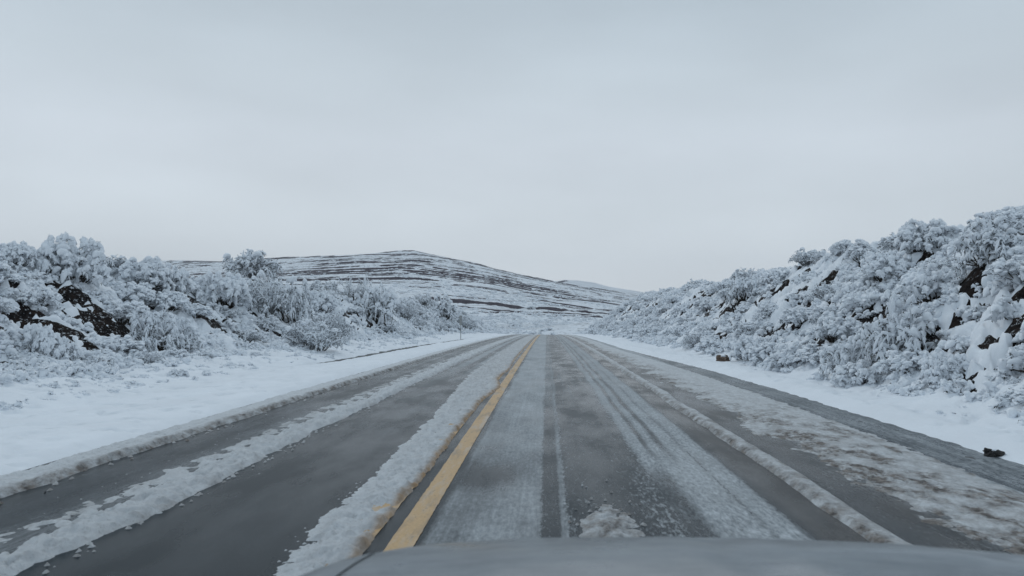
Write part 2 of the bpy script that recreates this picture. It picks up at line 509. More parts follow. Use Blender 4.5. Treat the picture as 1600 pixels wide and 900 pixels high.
film = put(film, -3.7, -3.3, 0.42 + 0.1 * far, 0.12)
film = put(film, -2.9, -1.5, 0.12 + 0.20 * sstep(5.5, 11, Y) + 0.04 * far, 0.05)  # the rise with distance paints the wet lane's sheen into the film
trk = 0.5 * sstep(14, 28, Y) * (band(x, -2.75, -2.45, .05) + band(x, -2.2, -2.05, .04))
film = film + trk * band(x, -2.9, -1.4)
film = put(film, -1.45, -0.8, 0.12)
film = put(film, -0.80, -0.02, 0.70 + 0.16 * sstep(6.5, 14, Y), 0.05)
film = film - 0.14 * band(x, -0.78, -0.50, .12) * (1 - sstep(10, 20, Y))
film = film - 0.35 * band(x, -0.8, -0.3, .1) * np.exp(-((Y - 6.9) / 0.55) ** 2)
m_ = 1 - sstep(9, 15, Y)
film = put(film, -0.03, 0.10, 0.2 * m_ + 0.55 * (1 - m_), 0.02)
mott = put(mott, -0.05, 0.10, 0.55, 0.02)
film = put(film, 0.10, 0.17, 0.62, 0.015)
film = put(film, 0.18, 0.92, 0.13 + 0.02 * far, 0.03)
streaks = fbm(X * 16, Y * 0.25, 3, 87)
film = film + 0.30 * sstep(0.12, 0.3, streaks) * band(x, 0.2, 0.92, 0.05) * sstep(9, 16, Y)
mott = put(mott, 0.14, 0.97, 0.95 - 0.25 * far, 0.03)
film = put(film, 0.93, 1.76, 0.82, 0.06)
mott = put(mott, 0.95, 1.76, 0.32, 0.03)
tr2 = (band(x, 1.10, 1.16, .02) + band(x, 1.27, 1.34, .02)) * sstep(6.5, 9.5, Y) + 0.5 * band(x, 1.5, 1.54, .02)
film = film - 0.5 * tr2
nt_ = 1 - sstep(6.6, 7.6, Y)
film = film * (1 - nt_ * band(x, 0.74, 1.14, .06)) + 0.34 * nt_ * band(x, 0.74, 1.14, .06)
film = put(film, 1.76, 2.2, 0.22, 0.05)
brown = put(brown, 1.80, 2.3, 0.55, 0.08)
film = put(film, 2.2, 5.4, 0.36 + 0.0 * X, 0.05)
film = film + 0.16 * sstep(3.9, 4.2, x) + 0.14 * sstep(0.05, 0.25, fbm(X * 9, Y * 0.4, 3, 86)) * sstep(3.9, 4.1, x)
film = np.where((x > 2.35) & (x < 3.95), 0.26 + 0.60 * sstep(2.45, 3.35, x + 0.35 * fbm(X * 1.1, Y * 0.6, 3, 88)), film)
mott = put(mott, 2.2, 5.4, 0.30)
mott = put(mott, 2.4, 3.9, 0.55)
mott = put(mott, 4.0, 5.4, 0.4)
brown = put(brown, 2.35, 2.95, 0.6, 0.25)
film = film + 0.12 * fbm(X * 1.2, Y * 0.5, 3, 83)
# far off, traffic has left more slush between the wheel tracks
link("road", grid_mesh("road", X, Y, Zr, {"film": film, "mott": mott, "brown": brown}), M_road, kind="structure",
     label="wet asphalt road with wheel tracks and films of slush")

# yellow centre lines, 4 mm above the asphalt
M_yel, t, b = new_mat("yellow_paint")
n = noise_node(t, 40, 4, 0.7)
n2 = noise_node(t, 1, 4, 0.6, stretch=(8, 1.3, 1))
c = mixc(t, rng_map(t, n, 0.3, 0.7), (0.40, 0.245, 0.10), (0.54, 0.35, 0.15))
c = mixc(t, rng_map(t, n2, 0.50, 0.68, 0, 0.75), c, (0.17, 0.13, 0.09))
n3 = noise_node(t, 1, 5, 0.7, stretch=(16, 6, 1))
c = mixc(t, rng_map(t, n3, 0.60, 0.68, 0, 0.7), c, (0.05, 0.045, 0.04))
n4 = noise_node(t, 1, 4, 0.7, stretch=(5, 0.8, 1))
c = mixc(t, rng_map(t, n4, 0.50, 0.70, 0, 0.6), c, (0.42, 0.43, 0.43))
t.links.new(c, b.inputs["Base Color"]); b.inputs["Roughness"].default_value = 0.5
ym = np.concatenate([np.linspace(-14, 2, 6), 1 / np.linspace(1 / 2.3, 1 / 60, 200), np.linspace(61.5, 235, 60)])
for a, c2, lab in ((-1.015, -0.845, "solid yellow centre line, bare and clearly seen"), (-1.34, -1.135, "second yellow centre line, mostly buried under the slush ridge")):
    xx = np.linspace(a, c2, 5); X, Y = np.meshgrid(xx, ym)
    e_ = 0.012 * perlin(Y * 9, X * 3, 85)
    X = X + e_ * 0.5
    link("road_marking", grid_mesh("road_marking", X, Y, zroad(Y) + 0.004), M_yel, kind="structure", label=lab)

# ------------------------------------------------------------------ slush and snow ridges left by ploughing and wheels
def ridge(name, x0, x1, dx, tfun, lab, mat=M_slush, ymax=235, k=0.0042):
    ys = np.concatenate([np.linspace(-12, 2.0, 6), ylist(2.2, 60, k, 1.2), np.linspace(60.5, ymax, 150)])
    xs = np.arange(x0, x1, dx)
    X, Y = np.meshgrid(xs, ys)
    T, dirt, och = tfun(X, Y)
    T = np.maximum(T, -0.03)
    o = link(name, grid_mesh(name, X, Y, zroad(Y) + T, {"dirt": np.clip(dirt, 0, 1), "ochre": np.clip(och, 0, 1)}, keep=T > -0.012), mat, kind="stuff", label=lab)
    return o
def env(X, c, hw, soft=0.35):
    q = np.abs(X - c) / hw
    return 1 - sstep(1 - soft, 1 + soft, q)
def rubble(X, Y, sc, seed):
    """heaped crumbs of slush, 0..1"""
    wx = X + 0.03 * perlin(X * 8, Y * 6, seed); wy = Y + 0.03 * perlin(X * 7, Y * 8, seed + 1)
    return 0.60 * pillow(wx * sc, wy * sc * 0.8, seed % 40) + 0.40 * pillow(wx * sc * 2.3, wy * sc * 2.0, (seed + 7) % 40)
def crumbs(X, Y, sc, seed, dens, h):
    """loose single crumbs; dens 0..1 says how many stay"""
    d, v = worley(X * sc, Y * sc * 0.85, seed % 40)
    r = 0.18 + 0.22 * v
    return np.where(v < dens, h * np.sqrt(np.clip(1 - (d / r) ** 2, 0, 1)) * (d < r), 0) - 0.013

def t_outer(X, Y):
    c = -4.63 + 0.04 * perlin(Y * 0.3, 0 * Y, 91) + 0.015 * perlin(Y * 1.7, 0 * Y, 90)
    hw = 0.225 + 0.03 * perlin(Y * 0.8, 0 * Y, 92) + 0.02 * perlin(Y * 3, 0 * Y, 89) - 0.03 * sstep(15, 40, Y)
    e = env(X, c, hw, 0.22)
    T = e * (0.052 + 0.035 * rubble(X, Y, 7, 93) + 0.02 * fbm(X * 5, Y * 3, 3, 95)) - 0.014
    T = T + 0.012 * e * fbm(X * 30, Y * 24, 2, 96)
    T = np.maximum(T, crumbs(X, Y, 9, 97, 0.35 * band(X, -4.55, -4.2, 0.08), 0.035))
    dirt = sstep(-4.56, -4.40, X) * 0.75 + 0.06 + 0.5 * band(X, -5.0, -4.9, 0.03)  # outermost band puts the groove's shadow line into the dirt tone
    return T, dirt, 0 * X
ridge("outer_snow_ridge", -5.2, -4.15, 0.02, t_outer, "long rounded snow ridge along the outer edge of the left lane")

def t_mid(X, Y):
    c = -3.12 + 0.07 * perlin(Y * 0.25, 0 * Y, 101) + 0.03 * perlin(Y * 1.4, 0 * Y, 100)
    hw = 0.15 + 0.045 * perlin(Y * 1.1, 0 * Y, 102) + 0.03 * perlin(Y * 3.7, 0 * Y, 99) + 0.07 * sstep(12, 30, Y)
    e = env(X, c, hw, 0.4)
    T = e * (0.034 + 0.055 * rubble(X, Y, 7.5, 103) + 0.05 * fbm(X * 4, Y * 3, 3, 104)) - 0.014
    T = T + 0.024 * e * fbm(X * 22, Y * 18, 2, 105)
    sp = band(X, -3.62, -3.15, 0.12)
    T = np.maximum(T, sp * (0.035 * rubble(X, Y, 9, 106) + 0.06 * fbm(X * 4, Y * 3.2, 3, 107) - 0.004) - 0.013)
    T = np.maximum(T, crumbs(X, Y, 13, 108, 0.35 * band(X, -2.98, -2.8, 0.06), 0.036))
    T = np.maximum(T, crumbs(X, Y, 19, 109, 0.12 * band(X, -3.9, -2.7, 0.15), 0.020))
    dirt = 0.14 + 0.40 * sstep(-3.02, -2.85, X) + 0.25 * sstep(-3.3, -3.6, X)  # right edge term paints the ridge's shaded side; the rest is dirt
    return T, dirt, 0 * X
ridge("inner_snow_ridge", -3.95, -2.45, 0.019, t_mid, "broken lumpy slush ridge down the middle of the left lane")

def t_cen(X, Y):
    f_ = sstep(5, 24, Y)
    xl = -1.55 - 0.50 * f_ + 0.05 * perlin(Y * 1.2, 0 * Y, 111) + 0.04 * perlin(Y * 4, 0 * Y, 110)
    xr = -1.13 - 0.03 * f_ + 0.02 * perlin(Y * 1.5, 0 * Y, 112) + 0.03 * perlin(Y * 0.3, 0 * Y, 113) + 0.012 * perlin(Y * 7, 0 * Y, 117) + 0.16 * np.exp(-((Y - 15.5) / 1.6) ** 2) + 0.10 * np.exp(-((Y - 22) / 2.5) ** 2)
    c = (xl + xr) / 2; hw = (xr - xl) / 2
    e = (sstep(xl - 0.12, xl + 0.14, X)) * (1 - sstep(xr - 0.03, xr + 0.02, X))
    T = e * (0.020 + (0.048 - 0.02 * f_) * rubble(X, Y, 7, 114) + 0.045 * fbm(X * 4, Y * 3, 3, 115)) - 0.013
    T = T + 0.022 * e * fbm(X * 22, Y * 18, 2, 116)
    T = np.maximum(T, crumbs(X, Y, 21, 118, 0.45 * band(X, -1.66, -1.5, 0.05) * (1 - f_), 0.022))
    d = xr - X
    och = np.exp(-(np.clip(d, -0.02, 1) / 0.045) ** 2) * (0.75 - 0.3 * f_) * (0.75 + 0.8 * fbm(X * 6, Y * 5, 3, 119)) + 0.25 * np.exp(-((Y - 17) / 5) ** 2) * np.exp(-(d / 0.12) ** 2)
    return T, 0.14 + 0.2 * f_ + 0.4 * np.exp(-(d / 0.07) ** 2), och
ridge("centre_snow_ridge", -2.35, -0.85, 0.018, t_cen, "slush ridge beside the yellow centre line with ochre stained edge")

def t_right(X, Y):
    c = 2.20 + 0.045 * perlin(Y * 0.4, 0 * Y, 121) + 0.012 * perlin(Y * 2, 0 * Y, 120)
    hw = 0.095 + 0.02 * perlin(Y * 1.3, 0 * Y, 122)
    e = env(X, c, hw, 0.5)
    T = e * (0.060 + 0.02 * perlin(Y * 0.5, 0 * Y, 138) + 0.008 * rubble(X, Y, 6, 123) + 0.008 * fbm(X * 12, Y * 7, 2, 129)) - 0.013
    wm = band(X, 2.35, 3.15, 0.25) * (1 - 0.4 * sstep(20, 35, Y))
    low = fbm(X * 1.3, Y * 0.7, 4, 124)
    fld = 0.020 + 0.03 * low + 0.022 * rubble(X, Y, 5, 125) + 0.010 * fbm(X * 14, Y * 8, 3, 133)
    fld = fld - (1 - sstep(2.5, 3.25, X + 0.30 * fbm(X * 1.1, Y * 0.6, 3, 88))) * 0.05
    xr = 3.98 - 0.55 * sstep(14, 42, Y) + 0.06 * perlin(Y * 0.5, 0 * Y, 127) + 0.03 * perlin(Y * 2.2, X * 2, 134) - 0.15 * (1 - sstep(5, 9, Y))
    field = np.minimum(fld, (xr - X) * 0.10 + 0.006 + 0.012 * fbm(X * 9, Y * 6, 3, 135))
    field = np.where(X > c, field, -0.03)
    T = np.maximum(T, field)
    dirt = 0.10 * e + 0.4 * band(X, 1.9, 2.15, 0.05) + 0.7 * wm * sstep(-0.30, 0.35, fbm(X * 2.2, Y * 1.0, 4, 128) - low * 0.5) + 0.24 + 0.16 * (1 - sstep(6, 14, Y))
    dirt = dirt + 0.5 * sstep(0.1, -0.25, fbm(X * 2.5, Y * 1.6, 3, 136)) * band(X, 2.3, 4.2, 0.2) * (1 - sstep(7, 16, Y))
    dirt = dirt * (1 - 0.35 * sstep(15, 40, Y))
    return T, dirt, 0 * X
ridge("verge_slush", 1.95, 4.3, 0.022, t_right, "dirty brown slush bank and churned slush along the right edge")

def t_clump(X, Y):
    m = np.exp(-((X - 0.43 - 0.02 * (Y - 5)) / 0.19) ** 2) * np.exp(-((Y - 5.0) / 0.8) ** 2)
    T = 0.022 * (m - 0.45) + (0.03 * rubble(X, Y, 7, 131) + 0.05 * fbm(X * 4, Y * 3, 3, 132)) * np.clip(m * 1.3, 0, 1) - 0.004
    T = np.maximum(T, crumbs(X, Y, 13, 137, 0.8 * np.clip(m * 1.4, 0, 1), 0.03))
    return T, 0.7 + 0 * X, 0 * X
ys = np.arange(3.0, 7.4, 0.014); xs = np.arange(0.0, 0.9, 0.012)
X, Y = np.meshgrid(xs, ys); T, d_, o_ = t_clump(X, Y); T = np.maximum(T, -0.02)
link("slush_clump", grid_mesh("slush_clump", X, Y, zroad(Y) + T, {"dirt": d_, "ochre": o_}, keep=T > -0.008), M_slush, kind="stuff",
     label="loose clump of slush thrown up in the wheel track just ahead")

# ================================================================== the mountain
def u2az(u):      # azimuth from +Y towards +X
    return np.arctan((np.asarray(u, float) - 800) / FPX) - rad(2.68)
SKYL = [(-300, 436), (0, 428), (200, 420), (280, 415), (350, 417), (440, 408), (500, 404), (560, 400), (600, 397), (625, 394), (645, 392), (675, 399), (700, 404), (730, 409),
        (752, 414), (768, 420), (800, 427), (835, 434), (860, 439), (880, 444), (920, 449), (960, 455), (1000, 460), (1040, 465), (1100, 470), (1400, 478), (1900, 480)]
us = np.concatenate([np.linspace(-300, 260, 40)[:-1], np.linspace(260, 1010, 430), np.linspace(1012, 1900, 50)])
az = u2az(us)
elev = (496 - np.interp(us, [p[0] for p in SKYL], [p[1] for p in SKYL])) / FPX
R0, R1 = 250.0, 1050.0
rr = np.concatenate([np.geomspace(R0, R1, 500), np.linspace(R1 + 12, R1 + 400, 16)])
A, Rr = np.meshgrid(az, rr)
E = np.broadcast_to(elev, A.shape)
zf = zroad(300.0) - 0.6
zc = CAM_H + E * R1
fr = np.clip((Rr - R0) / (R1 - R0), 0, 1)
X = Rr * np.sin(A); Y = Rr * np.cos(A)
prof = 0.50 * fr + 0.50 * sstep(-0.1, 1.08, fr)
prof = (prof - prof.min()) / (prof.max() - prof.min())
und = fbm(X * 0.006, Y * 0.004, 3, 141) * 0.07 * np.sin(np.pi * fr)
skm = np.convolve(np.pad(elev, 90, mode='edge'), np.hanning(181) / np.hanning(181).sum(), mode='valid')
ratio = (CAM_H + E * R1 - zf) / (CAM_H + np.broadcast_to(skm, A.shape) * R1 - zf)
zcs = CAM_H + np.broadcast_to(skm, A.shape) * R1
S = (prof + und) * (1 + (ratio - 1) * sstep(0.72, 1.0, fr)) + 0.006 * sstep(0.9, 1.0, fr) * (fbm(A * 60, A * 0, 4, 159) > 0.05)                                        # strata coordinate 0..1
gr = np.random.default_rng(12)
edges = [0.0]
while edges[-1] < 1.5: edges.append(edges[-1] + (gr.uniform(0.008, 0.017) if gr.uniform() < 0.7 else gr.uniform(0.020, 0.038)))
edges = np.array(edges)
ragged = S + 0.009 * fbm(X * 0.05, Y * 0.02, 4, 142) + 0.010 * fbm(X * 0.008, Y * 0.004, 2, 149) + 0.006 * np.abs(fbm(X * 0.06, Y * 0.01, 2, 148))
bi = np.clip(np.searchsorted(edges, ragged) - 1, 0, len(edges) - 2)
f0 = (ragged - edges[bi]) / (edges[bi + 1] - edges[bi])
wd = edges[bi + 1] - edges[bi]
# how much rock shows on each ledge, varying along it
ex = fbm(X * 0.009 + bi * 7.3, bi * 3.1 + 0 * X, 3, 143)
ex = sstep(-0.26, 0.20, ex + gr.uniform(-0.22, 0.22, len(edges))[bi])
big = (np.abs(us[None, :] - 700) < 130) & (np.abs(f0 - 0.5) < 2) & (np.abs(bi - np.searchsorted(edges, 0.44)) < 2)
ex = np.where(big, 1.0, ex)
ex = ex * sstep(0.02, 0.16, fr)
rw = 0.42
riser = sstep(0.0, rw, f0)
g_ = (1 - ex) * f0 + ex * (0.22 * f0 + 0.78 * riser)
Sz = edges[bi] + g_ * wd
H = zf + (zcs - zf) * Sz
H = H + 3.0 * (fbm(X * 0.03, Y * 0.02, 4, 144) + 0.35) * (1 - sstep(0.05, 0.4, fr)) * sstep(0.0, 0.03, fr) + 1.2 * fbm(X * 0.02, Y * 0.02, 4, 144) * (1 - 0.6 * fr) + 2.4 * np.sin(np.pi * fr) * np.abs(fbm(X * 0.011, Y * 0.004, 3, 145))
fan = fbm(X * 0.11, Y * 0.02, 3, 146)
rock = ex * np.exp(-((f0 - rw * 0.55) / (rw * 0.36)) ** 2) + 0.75 * fan * ex - 0.38 * sstep(0.0, 0.45, fbm(X * 0.03, Y * 0.006 + bi * 3.3, 3, 147))
rock = rock * (Rr < R1 + 20)
sel = (fr > 0.0) & (fr < 0.75) & (us[None, :] > 350) & (us[None, :] < 1010)
back = np.clip((Rr - R1) / 400, 0, 1)
H = H - back * 30
H = H - 1.2 * (fr <= 0)
MTN = np.stack([X[sel], Y[sel], H[sel]], -1)
M_mtn, t, b = new_mat("layered_mountain")
nz = noise_node(t, 1.0, 5, 0.7, stretch=(0.14, 0.05, 0.5))
nf = noise_node(t, 0.45, 4, 0.7)
rk = math_n(t, 'MULTIPLY_ADD', math_n(t, 'SUBTRACT', nz, 0.5), 1.5, attr(t, "rock"))
rk = math_n(t, 'MULTIPLY_ADD', math_n(t, 'SUBTRACT', nf, 0.5), 0.9, rk)
rk = rng_map(t, rk, 0.40, 0.58)
thin = noise_node(t, 1.0, 5, 0.75, stretch=(0.012, 0.012, 0.55))
speck = noise_node(t, 1.0, 3, 0.6, stretch=(0.55, 0.30, 0.5))
sp_ = rng_map(t, speck, 0.55, 0.66, 0, 1.0)
th_ = math_n(t, 'MULTIPLY', rng_map(t, thin, 0.50, 0.58), rng_map(t, nf, 0.36, 0.56, 0, 1.0))
rock_c = mixc(t, rng_map(t, nf, 0.3, 0.7), (0.035, 0.032, 0.042), (0.09, 0.074, 0.09))
c = mixc(t, math_n(t, 'MAXIMUM', math_n(t, 'MULTIPLY', sp_, 0.5), math_n(t, 'MULTIPLY', th_, 0.35)), SNOW, (0.09, 0.085, 0.09))
c = mixc(t, rk, c, rock_c)
t.links.new(c, b.inputs["Base Color"]); b.inputs["Roughness"].default_value = 0.9; b.inputs["Specular IOR Level"].default_value = 0.1
bump(t, b, nf, 0.8, 1.5)
link("mountain", grid_mesh("mountain", X, Y, H, {"rock": rock}), M_mtn, kind="structure", label="snowy mountain with dark purple brown rock ledges in level bands")

# farther hill showing over the right shoulder of the mountain
FAR = [(780, 470), (830, 452), (868, 441), (885, 437.5), (905, 438), (925, 441), (950, 448), (975, 452), (1010, 458), (1060, 464), (1200, 470), (1400, 478)]
us = np.linspace(780, 1400, 190); az = u2az(us)
el_ = (496 - np.interp(us, [p[0] for p in FAR], [p[1] for p in FAR])) / FPX
rr = np.geomspace(1300, 2100, 90)
A, Rr = np.meshgrid(az, rr); E = np.broadcast_to(el_, A.shape)
X = Rr * np.sin(A); Y = Rr * np.cos(A)
fr = (Rr - 1300) / 800; zc = CAM_H + E * 2100
S = fr + 0.02 * fbm(X * 0.004, Y * 0.003, 3, 151)
q = S * 14; bi = np.floor(q); f0 = q - bi
ex = sstep(-0.1, 0.4, fbm(X * 0.006 + bi * 5.1, bi * 2.2 + 0 * X, 3, 152))
H = -10 + (zc + 10) * (bi + (1 - ex) * f0 + ex * sstep(0, 0.5, f0)) / 14
H = H + 1.0 * fbm(X * 0.02, Y * 0.02, 3, 153)
link("distant_hill", grid_mesh("distant_hill", X, Y, H, {"rock": 0.9 * ex * np.exp(-((f0 - 0.25) / 0.2) ** 2)}), M_mtn, kind="structure", label="farther pale hill behind the right shoulder of the mountain")

# ================================================================== snow laden shrubs
def unit(v): return v / (np.linalg.norm(v, axis=-1, keepdims=True) + 1e-9)

def domed(A, R, Hh, z0, k):
    B = A.copy(); B[..., 2] -= z0
    e = np.sqrt((B[..., 0] / R) ** 2 + (B[..., 1] / R) ** 2 + (B[..., 2] / Hh) ** 2)[..., None]
    f = np.where(e > 1, (1 / np.maximum(e, 1)) ** k, 1)
    B = B * f; B[..., 2] += z0
    return B

def plant_geo(seed, n_stem, n_sub, R, Hh, droop, sub_len, snow_r, kind="shrub", upright=0.5, trunk=0.0, leaves=5, blobs=0.6, dome=0.0, caps=0):
    g = np.random.default_rng(seed)
    K1, K2 = 8, 4
    a = g.uniform(0, 2 * np.pi, n_stem)
    rad_f = np.sqrt(g.uniform(0, 1, n_stem))
    base = np.stack([np.cos(a) * rad_f * R * 0.28, np.sin(a) * rad_f * R * 0.28, np.full(n_stem, -0.12 + trunk)], -1)
    if trunk: base[:, :2] *= 0.35
    lean = rad_f * (1.15 - upright) + g.normal(0, 0.12, n_stem)
    d = unit(np.stack([np.cos(a) * lean, np.sin(a) * lean, np.full(n_stem, 1.0)], -1))
    L = Hh * g.uniform(0.75, 1.2, n_stem) * np.sqrt((np.cos(a) * lean) ** 2 * (R / Hh) + (np.sin(a) * lean) ** 2 * (R / Hh) + 1)
    P = np.zeros((n_stem, K1, 3)); P[:, 0] = base
    for k in range(1, K1):
        t_ = k / (K1 - 1)
        d = unit(d + np.array([0, 0, -1]) * droop * t_ * 0.55 + g.normal(0, 0.17, (n_stem, 3)))
        P[:, k] = P[:, k - 1] + d * (L / (K1 - 1))[:, None]
    if dome:
        P = domed(P, R, Hh, trunk, dome)
    R1_ = np.linspace(0.016, 0.004, K1)[None, :] * g.uniform(0.8, 1.4, (n_stem, 1)) * max(1, Hh)
    tw = [tubes(P, R1_, 3, 0, g)]
    # side branches
    si = np.repeat(np.arange(n_stem), n_sub)
    tt = g.uniform(0.28, 1.0, len(si)) ** 0.8
    pos = tt * (K1 - 1); i0 = np.minimum(pos.astype(int), K1 - 2); ff = (pos - i0)[:, None]
    b0 = P[si, i0] * (1 - ff) + P[si, i0 + 1] * ff
    sdir = unit(P[si, i0 + 1] - P[si, i0])
    d = unit(sdir * 0.6 + g.normal(0, 0.6, (len(si), 3)) + np.array([0, 0, 0.12]))
    l2 = sub_len * g.uniform(0.5, 1.3, len(si))
    Q = np.zeros((len(si), K2, 3)); Q[:, 0] = b0
    for k in range(1, K2):
        d = unit(d + np.array([0, 0, -1]) * (droop * 0.35) + g.normal(0, 0.14, (len(si), 3)))
        Q[:, k] = Q[:, k - 1] + d * (l2 / (K2 - 1))[:, None]
    if dome: Q = domed(Q, R * 1.06, Hh * 1.06, trunk, dome)
    tw.append(tubes(Q, np.broadcast_to(np.linspace(0.006, 0.002, K2), (len(si), K2)).copy(), 3, 0, g))
    # leaves: small dark blades hanging on the side branches
    m = leaves * len(si)
    li = np.repeat(np.arange(len(si)), leaves)
    tt = g.uniform(0, 1, m) * (K2 - 1); i0 = np.minimum(tt.astype(int), K2 - 2); ff = (tt - i0)[:, None]
    c0 = Q[li, i0] * (1 - ff) + Q[li, i0 + 1] * ff
    ld = unit(g.normal(0, 1, (m, 3)) + np.array([0, 0, -0.7])) * g.uniform(0.03, 0.075, (m, 1)) * (sub_len / 0.3) ** 0.5
    sd_ = unit(np.cross(ld, g.normal(0, 1, (m, 3)))) * g.uniform(0.006, 0.013, (m, 1))
    LV = np.stack([c0 - sd_ * 0.4, c0 + ld * 0.5 - sd_, c0 + ld, c0 + ld * 0.5 + sd_], 1).reshape(-1, 3)
    LQ = np.arange(m * 4).reshape(-1, 4)
    # snow: lumpy strips lying on the outer part of each stem and on each side branch
    keep = g.uniform(0, 1, len(si)) < 0.9
    Qs = Q[keep].copy()
    rs = snow_r * g.uniform(0.55, 1.5, (len(Qs), 1)) * np.array([0.5, 1.1, 1.0, 0.25])[None, :] * g.uniform(0.75, 1.25, (len(Qs), K2))
    top = np.clip((Qs[:, :, 2] - trunk) / Hh, 0, 1)
    rs = rs * (0.65 + 0.6 * top)
    Qs[:, :, 2] += rs * 0.75
    sn = [tubes(Qs, rs, 5, 0.25, g, 0.85)]
    # fat lumps caught in the forks
    nb = int(len(Q) * blobs)
    bi_ = g.integers(0, len(Q), nb)
    bc = Q[bi_, g.integers(1, K2 - 1, nb)]
    bd = unit(g.normal(0, 1, (nb, 3)) * np.array([1, 1, 0.35]) + unit(Q[bi_, 3] - Q[bi_, 1]) * 0.7)
    br = snow_r * (0.95 + 1.25 * g.uniform(0, 1, (nb, 1)) ** 2)
    BP = bc[:, None, :] + bd[:, None, :] * (np.linspace(-1.15, 1.15, 5)[None, :, None] * br[:, :, None] * g.uniform(0.9, 1.7, (nb, 1, 1)))
    BR = br * np.array([0.12, 0.82, 1.0, 0.8, 0.12])[None, :]
    BP[:, :, 2] += br * 0.35 - np.array([0.5, 0.1, 0, 0.1, 0.5])[None, :] * br
    sn.append(tubes(BP, BR, 6, 0.16, g, 0.72))
    if caps:
        # thick cushions of snow on the outermost twigs
        sc_ = Q[:, -1, 2] + g.normal(0, 0.10 * Hh, len(Q)) + 0.25 * np.linalg.norm(Q[:, -1, :2], axis=1)
        ci = np.argsort(-sc_)[: caps * 4]; ci = ci[g.permutation(len(ci))[:caps]]
        cc = Q[ci, -2]; cr = g.uniform(0.05, 0.11, (caps, 1)) * (R / 0.75)
        cd = unit(g.normal(0, 1, (caps, 3)) * np.array([1, 1, 0.12]))
        CP = cc[:, None, :] + cd[:, None, :] * (np.linspace(-1.2, 1.2, 6)[None, :, None] * cr[:, :, None])
        CR = cr * np.array([0.1, 0.75, 1.0, 0.98, 0.72, 0.1])[None, :]
        CP[:, :, 2] += cr * 0.2 - np.array([0.55, 0.15, 0, 0, 0.15, 0.55])[None, :] * cr
        sn.append(tubes(CP, CR, 7, 0.12, g, 0.55))
    Ps = P[:, 2:].copy()
    rs = snow_r * 1.15 * g.uniform(0.7, 1.3, (n_stem, K1 - 2)) * np.array([0.15, 0.7, 1, 1.1, 1, 0.3])[None, :]
    Ps[:, :, 2] += rs * 0.8
    sn.append(tubes(Ps, rs, 5, 0.25, g, 0.8))
    return join_geo(tw), (LV, LQ), join_geo(sn), P

def sink(v, f=-0.15):
    v = v.copy(); v[:, 2] = np.maximum(v[:, 2], f); return v

def ico_blob(seed, rx, ry, rz, sub=2, amp=0.25):
    import bmesh
    bm = bmesh.new(); bmesh.ops.create_icosphere(bm, subdivisions=sub, radius=1)
    V = np.array([v.co[:] for v in bm.verts]); F = np.array([[v.index for v in f.verts] for f in bm.faces]); bm.free()
    s = 1 + amp * (perlin(V[:, 0] * 1.7 + seed, V[:, 1] * 1.7 + V[:, 2] * 1.1, seed % 50) + 0.5 * perlin(V[:, 0] * 4 + seed, V[:, 2] * 4 + V[:, 1], seed % 50 + 3))
    return V * s[:, None] * np.array([rx, ry, rz]), F

PROTO = {}
def make_proto(key, tag_parts, **kw):
    twig, leaf, snow, P = plant_geo(**kw)
    mt = mesh_np("twigs", *twig); mt.materials.append(tag_parts)
    ml = mesh_np("leaves", *leaf, smooth=False); ml.materials.append(M_leaf if tag_parts is M_twig else M_frost)
    ms = mesh_np("snow_load", *snow); ms.materials.append(M_snow)
    PROTO[key] = (mt, ml, ms, None)
for i in range(4):   # rounded shrubs loaded with snow
    make_proto("mound%d" % i, M_twig, seed=100 + i, n_stem=56, n_sub=16, R=0.75, Hh=0.72, droop=0.25, sub_len=0.13, snow_r=0.039, upright=0.22, leaves=3, blobs=0.6, dome=0.85, caps=60)
for i in range(3):   # weeping shrubs, long arching fronds
    make_proto("weep%d" % i, M_twig, seed=200 + i, n_stem=42, n_sub=11, R=0.8, Hh=0.95, droop=0.6, sub_len=0.24, snow_r=0.029, upright=0.3, leaves=5, blobs=0.5, dome=0.75, caps=26)
for i in range(2):   # fine frosted scrub
    make_proto("frost%d" % i, M_frost, seed=300 + i, n_stem=46, n_sub=14, R=0.8, Hh=0.9, droop=0.35, sub_len=0.18, snow_r=0.018, upright=0.35, leaves=4, blobs=0.5, dome=0.75, caps=8)
for i in range(2):   # small trees
    make_proto("tree%d" % i, M_frost, seed=400 + i, n_stem=60, n_sub=15, R=0.8, Hh=0.62, droop=0.55, sub_len=0.18, snow_r=0.022, upright=0.2, trunk=0.35, leaves=5, blobs=0.6, dome=0.9, caps=20)
# bare upright twiggy tree
make_proto("bare0", M_frost, seed=450, n_stem=22, n_sub=10, R=0.7, Hh=1.0, droop=0.12, sub_len=0.26, snow_r=0.010, upright=0.55, leaves=1)
make_proto("tuft0", M_twig, seed=500, n_stem=22, n_sub=3, R=0.8, Hh=0.8, droop=0.9, sub_len=0.2, snow_r=0.02, upright=0.5, leaves=6)
# trunk for the tree kinds
tp = np.array([[[0, 0, -0.3], [0.02, 0.01, -0.05], [0.05, 0, 0.15], [0.04, 0.03, 0.42]]])
tv, tq = tubes(tp, np.array([[0.07, 0.055, 0.045, 0.03]]), 8, 0.08)
trunk_me = mesh_np("trunk", tv, tq); trunk_me.materials.append(M_twig)

def surf(x, y):
    x = np.atleast_1d(np.asarray(x, float)); y = np.atleast_1d(np.asarray(y, float))
    return bank_base(x, y) + np.clip(snow_thick(x, y), -0.02, 1) * 0.6

